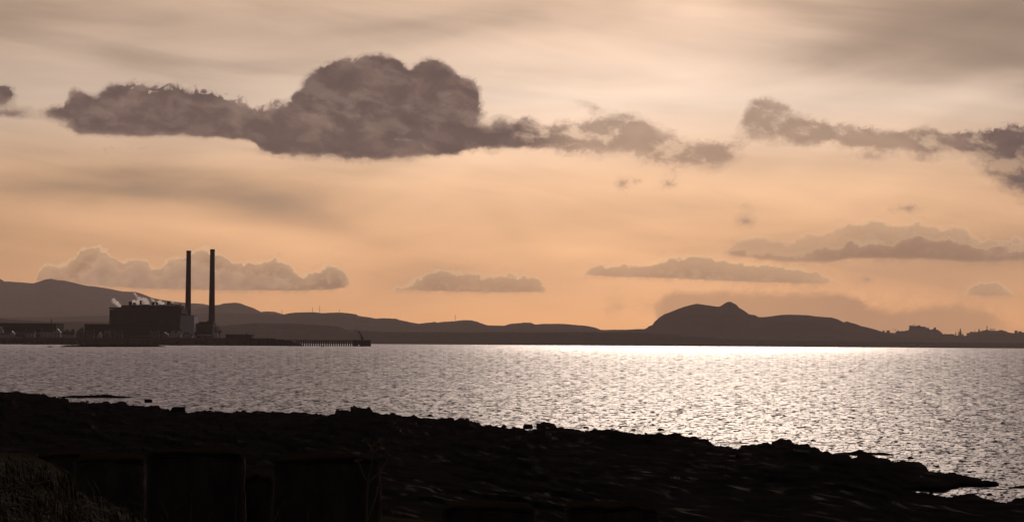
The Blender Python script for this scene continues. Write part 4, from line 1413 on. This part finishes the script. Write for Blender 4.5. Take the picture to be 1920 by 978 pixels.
rock_obj('reef', 108, 250, 746.3, [(0, .2), (.1, 2.2), (.3, 4.2), (.55, 4.6), (.62, 6.2), (.68, 4.6), (.8, 3), (.93, 1.2), (1, .1)], 'long flat weedy reef just off the left end of the rocks', 'reef', 4)
rock_obj('reef', 1558, 1676, 853.2, [(0, .5), (.15, 3.2), (.38, 5.5), (.46, 7.5), (.5, 5.2), (.7, 3.4), (.85, 3), (1, .1)], 'thin low reef beyond the hump of the right hand rocks', 'reef', 5)
rock_obj('reef', 113, 312, 650.0, [(0, .3), (.04, 2.0), (.2, 3.2), (.6, 3.4), (.9, 2.6), (1, .1)], 'dark tidal ledge in front of the village headland', 'reef', 1.2)
rock_obj('reef', 88, 99, 650.4, [(0, .2), (.3, 1.2), (.7, 1.3), (1, .1)], 'tiny skerry left of the tidal ledge below the village', 'reef', .7)
rock_obj('reef', 540, 569, 648.6, [(0, .3), (.3, 2.4), (.7, 2.2), (1, .1)], 'dark rocky point at the root of the pier', 'reef', .8)
rock_obj('reef', 601, 607.5, 649.8, [(0, .2), (.4, 1.1), (.7, 1.0), (1, .1)], 'tiny skerry in the water in front of the pier', 'reef', .6)
rock_obj('reef', 1330, 1402, 831.5, [(0, .4), (.2, 2.6), (.5, 2.2), (.8, 3.0), (1, .3)], 'thin rock line across the mouth of the small notch in the shore', 'reef', 3)
rock_obj('reef', 1655, 1672, 866.5, [(0, .5), (.3, 4.5), (.75, 5.2), (1, .3)], 'small square topped rock at the water edge below the thin reef', 'rock', 4)
rock_obj('reef', 1832, 1900, 916.6, [(0, .1), (.2, 1.8), (.6, 1.5), (1, .1)], 'lowest thin rock sliver in the inlet at the right', 'reef', 2.4)
rock_obj('reef', 1900, 1960, 913.5, [(0, .4), (.25, 4.0), (.6, 4.6), (1, 2)], 'low rock in the surf at the right frame edge', 'reef', 4)
rock_obj('reef', 1866, 1890, 900.5, [(0, .4), (.4, 4.4), (.8, 3.6), (1, .4)], 'small rock off the tip of the spit', 'reef', 4)


for (xa, xb, yw, hp) in ((52, 58, 741, 2.2), (160, 168, 754.5, 2.6), (228, 236, 754.8, 2.2), (392, 399, 767, 2.6), (452, 462, 771.5, 2.8), (565, 572, 771, 2.4), (800, 812, 780.5, 3.2), (872, 880, 786, 3.0),
                         (940, 950, 799.5, 3.2), (1092, 1106, 803.5, 3.2), (1160, 1166, 803.5, 2.8), (1232, 1246, 806.5, 3.6), (1290, 1300, 814.5, 3.4), (1412, 1424, 827.5, 3.4), (1520, 1530, 827, 3.0),
                         (1700, 1716, 860.5, 4), (1752, 1764, 876, 4), (1812, 1824, 886.5, 3.6), (1742, 1750, 923, 3), (1850, 1862, 928, 4)):
    rock_obj('stone', xa, xb, yw, [(0, .3), (.3, hp), (.7, hp * .85), (1, .2)], 'small half sunk stone just off the edge of the dark shore', 'stone', 2.5, 'reef', 0, 'half sunk stones along the water edge')


def boulder(xa, xb, ytop, ybase, zbase, label, seed, square=.6):
    X0, D = on_z(xa, ybase, zbase); X1, _ = on_z(xb, ybase, zbase)
    w = float(X1 - X0) / 2; D = float(D)
    h = float((ybase - ytop) * D / F)
    bm = bmesh.new()
    bmesh.ops.create_icosphere(bm, subdivisions=4, radius=1.0)
    for v in bm.verts:
        c = v.co.copy()
        k = max(abs(c.x), abs(c.y), abs(c.z))
        cb = c / k
        q = c.lerp(cb, square) * (1 + .16 * float(fbm(np.array(c.x * 1.7 + seed), np.array(c.y * 1.7 + c.z * 1.3), 4)))
        v.co = Vector((q.x * w, q.y * w, (q.z * .5 + .38) * h * 1.13))
    me = bpy.data.meshes.new('boulder'); bm.to_mesh(me); bm.free()
    me.polygons.foreach_set('use_smooth', [True] * len(me.polygons))
    o = link('boulder', me, M['reef']); o.location = (float(X0 + X1) / 2, D, zbase)
    return tag(o, label, 'boulder', 'boulders along the water edge')


boulder(321.5, 347.5, 762, 778, .30, 'large squarish boulder on the edge of the rocks at left', 3, .75)
boulder(271, 286, 747.6, 754, .0, 'small rounded boulder alone in the water at left', 5, .45)
boulder(981, 999, 795, 803.5, .0, 'squat boulder in the water beside the mid shore rock stack', 8, .6)
boulder(1352, 1362, 866, 872, .45, 'small pale stone on the dark rock flat', 9, .3)


# ------------------------------------------------------------------ concrete tank-trap blocks
def conc_block(xa, xb, ytop, D, hgt, label, rz, seed, deep=None):
    X0, _, Zt = P(xa, ytop, D); X1, _, _ = P(xb, ytop, D)
    w = float(X1 - X0) / 2 / (abs(math.cos(rz)) + .0 * abs(math.sin(rz)))
    d = (deep or 2 * w) / 2
    bm = bmesh.new()
    bmesh.ops.create_cube(bm, size=1.0)
    bmesh.ops.scale(bm, vec=(2 * w, 2 * d, hgt), verts=bm.verts)
    bmesh.ops.bevel(bm, geom=bm.edges[:], offset=.10, segments=4, affect='EDGES', profile=.5)
    bmesh.ops.subdivide_edges(bm, edges=bm.edges[:], cuts=9, use_grid_fill=True)
    for v in bm.verts:
        c = v.co
        n1_ = float(fbm(np.array(c.x * 2.2 + c.y * 1.3 + seed), np.array(c.z * 2.2 + c.y * 1.7), 5, .6))
        n2_ = float(fbm(np.array(c.x * 9 + seed), np.array(c.z * 9 + c.y * 8), 3, .6))
        v.co = c + (v.normal if v.normal.length else Vector((0, 0, 1))) * (n1_ * .06 + n2_ * .02)
        # worn, sagging top corners
        if c.z > hgt * .3:
            r = (abs(c.x) / w) ** 4
            v.co.z -= .05 * r * (c.z / hgt * 2)
    bm.normal_update()
    me = bpy.data.meshes.new('concrete_block'); bm.to_mesh(me); bm.free()
    me.polygons.foreach_set('use_smooth', [True] * len(me.polygons))
    me.transform(Matrix.Translation((0, 0, hgt / 2)))
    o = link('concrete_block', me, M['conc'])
    o.location = (float(X0 + X1) / 2, D + d, float(Zt) - hgt)
    o.rotation_euler = (0, 0, rz)
    return tag(o, label, 'concrete block', 'old concrete tank trap blocks on the beach head')


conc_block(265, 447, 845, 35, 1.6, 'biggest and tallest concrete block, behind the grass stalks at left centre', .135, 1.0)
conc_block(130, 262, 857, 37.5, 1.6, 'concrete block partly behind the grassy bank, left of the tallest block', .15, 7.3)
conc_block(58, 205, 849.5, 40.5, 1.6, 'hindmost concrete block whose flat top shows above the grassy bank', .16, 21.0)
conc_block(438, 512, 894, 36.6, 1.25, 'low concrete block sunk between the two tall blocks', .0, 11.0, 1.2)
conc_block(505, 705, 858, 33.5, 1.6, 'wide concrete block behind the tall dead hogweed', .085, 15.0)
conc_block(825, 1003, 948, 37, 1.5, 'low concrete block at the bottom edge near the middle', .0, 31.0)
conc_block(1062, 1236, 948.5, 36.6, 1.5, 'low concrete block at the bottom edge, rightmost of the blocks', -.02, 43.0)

# ------------------------------------------------------------------ grassy bank at lower left
BT = [(-420, 838), (-200, 842), (0, 848), (40, 849), (62, 853), (95, 868), (120, 886), (138, 905), (146, 930), (170, 944), (200, 952), (232, 966), (262, 986), (300, 1004), (330, 1030)]
xs = np.arange(-420, 331, 5.0)
top = interp(BT, xs)
rows = []
for t in np.linspace(0, 1, 26):
    D = 13 + 7 * t
    y = 1090 + (top - 1090) * t ** 1.15
    X, Y, Z = P(xs, y, D)
    Z = Z + .05 * fbm(X * 1.4, Y * 1.4, 4) * math.sin(math.pi * min(1, t * 1.0))
    rows.append((X, Y, Z))
for D, dz in ((20.4, .12), (21.0, .5), (22.0, 1.2), (23.5, 2.4)):
    X, Y, Z = P(xs, top, 20)
    rows.append((X / 20 * D, 0 * X + D, np.minimum(Z, 4.6) - dz))
bank = np.array([[r[0], r[1], r[2]] for r in rows])
o = link('bank', grid_mesh('bank', bank[:, 0], bank[:, 1], bank[:, 2]), M['soil'])
tag(o, 'steep grassy bank at the lower left corner', 'bank', None, 'structure')
# blades
gr = MB()
r = random.Random(77)
nr, nc = 26, len(xs)
for k in range(9000):
    fi = r.random() ** .7 * (nr - 2); fj = r.uniform(60, nc - 2)
    i = int(fi); j = int(fj); a = fi - i; b = fj - j
    p = (bank[i, :, j] * (1 - a) + bank[i + 1, :, j] * a) * (1 - b) + (bank[i, :, j + 1] * (1 - a) + bank[i + 1, :, j + 1] * a) * b
    tuft = float(vnoise(np.array(p[0] * 2.3), np.array(p[1] * 2.3)))
    if tuft < -.35 and r.random() < .7: continue
    ln = r.uniform(.07, .20) * (1.1 + .9 * tuft) * (1.0 if fi < nr - 6 else .7) * (2.0 if r.random() < .03 else 1.0)
    an = r.gauss(2.6, .9)
    lean = r.uniform(.2, 1.1)
    wd = r.uniform(.0025, .005)
    d = Vector((math.cos(an), math.sin(an) * .6, 0))
    side = Vector((-d.y, d.x, 0)).normalized() * wd
    side = Vector((wd, 0, 0)) if abs(d.x) < .7 else side
    p = Vector(p) - Vector((0, 0, .02))
    m1 = p + Vector((0, 0, ln * .6)) + d * ln * lean * .3
    tip = p + Vector((0, 0, ln * (1 - .35 * lean))) + d * ln * lean * .9
    gr.add([p - side, p + side, m1 + side * .7, m1 - side * .7, tip], [(0, 1, 2, 3), (3, 2, 4)])
me = bpy.data.meshes.new('grass'); me.from_pydata(gr.v, [], gr.f)
o = link('grass', me, M['grass'])
tag(o, 'rough tussocky grass covering the bank', 'grass', None, 'stuff')


# dead stems
def stalk(name, pts, D, rad, label, cat, branches=(), umbels=(), group=None):
    """pts in photo pixels from root to tip at distance D"""
    w = [Vector((float(a), float(b), float(c))) for a, b, c in (P(x, y, D) for x, y in pts)]
    base = w[0].copy()
    o = empty(name, base, label, cat, group)
    # smooth the polyline
    def dense(q):
        res = []
        for k in range(len(q) - 1):
            for t in range(4): res.append(q[k].lerp(q[k + 1], t / 4))
        return res + [q[-1]]
    q = dense([v - base for v in w])
    m = MB(); m.tube(q, [rad * (1 - .65 * k / (len(q) - 1)) for k in range(len(q))], 6); m.build('stem', M['straw'], o, True)
    for bp in branches:
        q = dense([Vector((float(a), float(b), float(c))) - base for a, b, c in (P(x, y, D) for x, y in bp)])
        q = [v + Vector((0, .02 * k, 0)) for k, v in enumerate(q)]
        m = MB(); m.tube(q, [rad * .6 * (1 - .5 * k / (len(q) - 1)) for k in range(len(q))], 5); m.build('branch', M['straw'], o, True)
    rr = random.Random(3)
    for (ux, uy, R) in umbels:
        c = Vector(tuple(float(v) for v in P(ux, uy, D))) - base
        m = MB()
        for k in range(11):
            a = k * 2.4
            e = c + Vector((math.cos(a) * R * (.4 + .6 * (k % 3) / 2), math.sin(a) * R * .8, R * rr.uniform(.35, .8)))
            m.tube([c, e], [rad * .28, rad * .2], 4)
            for _ in range(3):
                f = e + Vector((rr.gauss(0, .012), rr.gauss(0, .012), rr.gauss(.008, .008)))
                m.tube([e, f], [rad * .3, rad * .35], 4)
        m.build('umbel', M['straw'], o)
    return o


stalk('dead_hogweed', [(684, 1060), (687, 978), (689, 920), (692, 890), (697, 868), (702, 844)], 24, .010, 'tall branched dead hogweed with umbrella heads in front of the wide block', 'plant',
      branches=[[(689.5, 904), (678, 885), (672, 868)], [(691, 905), (710, 886), (722, 868), (726, 856)], [(686, 985), (698, 950), (704, 930), (706, 914)], [(701, 848), (692, 836), (686, 830)], [(701, 848), (712, 838), (719, 830)]],
      umbels=[(702, 842, .07), (686, 831, .05), (719, 831, .05), (726, 857, .04), (672, 868, .035)])
ST = [([(509, 985), (522, 958), (533, 938), (538, 936), (545, 944)], 22, 'bent over dry grass stem in front of the wide block'),
      ([(356, 1010), (358, 960), (360, 935), (357, 923)], 20, 'upright dry stem with a bright tip before the tallest block'),
      ([(527, 985), (524, 970), (522, 960)], 21, 'short dry stem below the bent grass stem'),
      ([(441, 1000), (442, 950), (446, 915)], 21, 'thin upright dry stem at the right side of the tallest block'),
      ([(386, 985), (394, 966), (404, 953)], 20, 'dry stem leaning right in front of the tallest block'),
      ([(262, 985), (264, 965), (266, 952)], 17, 'dry stem with a pale seed head right of the bank'),
      ([(272, 947), (255, 943), (235, 938)], 16, 'thin dry stem lying almost level right of the bank'),
      ([(155, 985), (130, 955), (112, 940)], 14, 'dry stem leaning left on the lower bank'),
      ([(92, 985), (98, 955), (101, 944)], 14, 'short upright dry stem on the lower bank'),
      ([(-10, 925), (30, 915), (70, 905), (100, 898)], 14, 'long dark bramble arch across the bank, upper one'),
      ([(-20, 955), (40, 945), (90, 962), (130, 990)], 13.5, 'long dark bramble arch across the bank, lower one'),
      ([(604, 990), (608, 975), (614, 966)], 21, 'small dry stem left of the dead hogweed'),
      ([(578, 1000), (577, 965), (579, 950)], 22, 'faint upright dry stem below the middle of the wide block'),
      ([(310, 990), (305, 975), (302, 966)], 18, 'short dry stem leaning left below the tallest block')]
for pts, D, lab in ST:
    stalk('dry_stem', pts, D, .0045, lab, 'plant', group='dry stems in the foreground')

# ------------------------------------------------------------------ haze
m = MB(); m.box(-12000, 12000, -120, 27500, -6, 760)
mh = bpy.data.materials.new('haze_air'); mh.use_nodes = True
hn = mh.node_tree; hn.nodes.clear()
ho = hn.nodes.new('ShaderNodeOutputMaterial'); pv = hn.nodes.new('ShaderNodeVolumePrincipled')
pv.inputs['Color'].default_value = (0.80, 0.685, 0.67, 1)
pv.inputs['Density'].default_value = 2.0e-5
pv.inputs['Anisotropy'].default_value = 0.4
hn.links.new(pv.outputs[0], ho.inputs['Volume'])
o = m.build('haze', mh)
tag(o, 'thin brown haze over the firth', 'haze', None, 'stuff')

# ------------------------------------------------------------------ render settings
S.view_settings.view_transform = 'Standard'
S.view_settings.look = 'None'
S.view_settings.exposure = 0.0
S.view_settings.gamma = 1.0
S.cycles.max_bounces = 5
S.cycles.diffuse_bounces = 2
S.cycles.glossy_bounces = 2
S.cycles.transparent_max_bounces = 24
S.cycles.volume_bounces = 2
S.cycles.caustics_reflective = False
S.cycles.caustics_refractive = False
S.cycles.sample_clamp_indirect = 1.5
S.cycles.use_denoising = True
S.cycles.denoiser = "OPENIMAGEDENOISE"
S.cycles.denoising_input_passes = "RGB_ALBEDO_NORMAL"
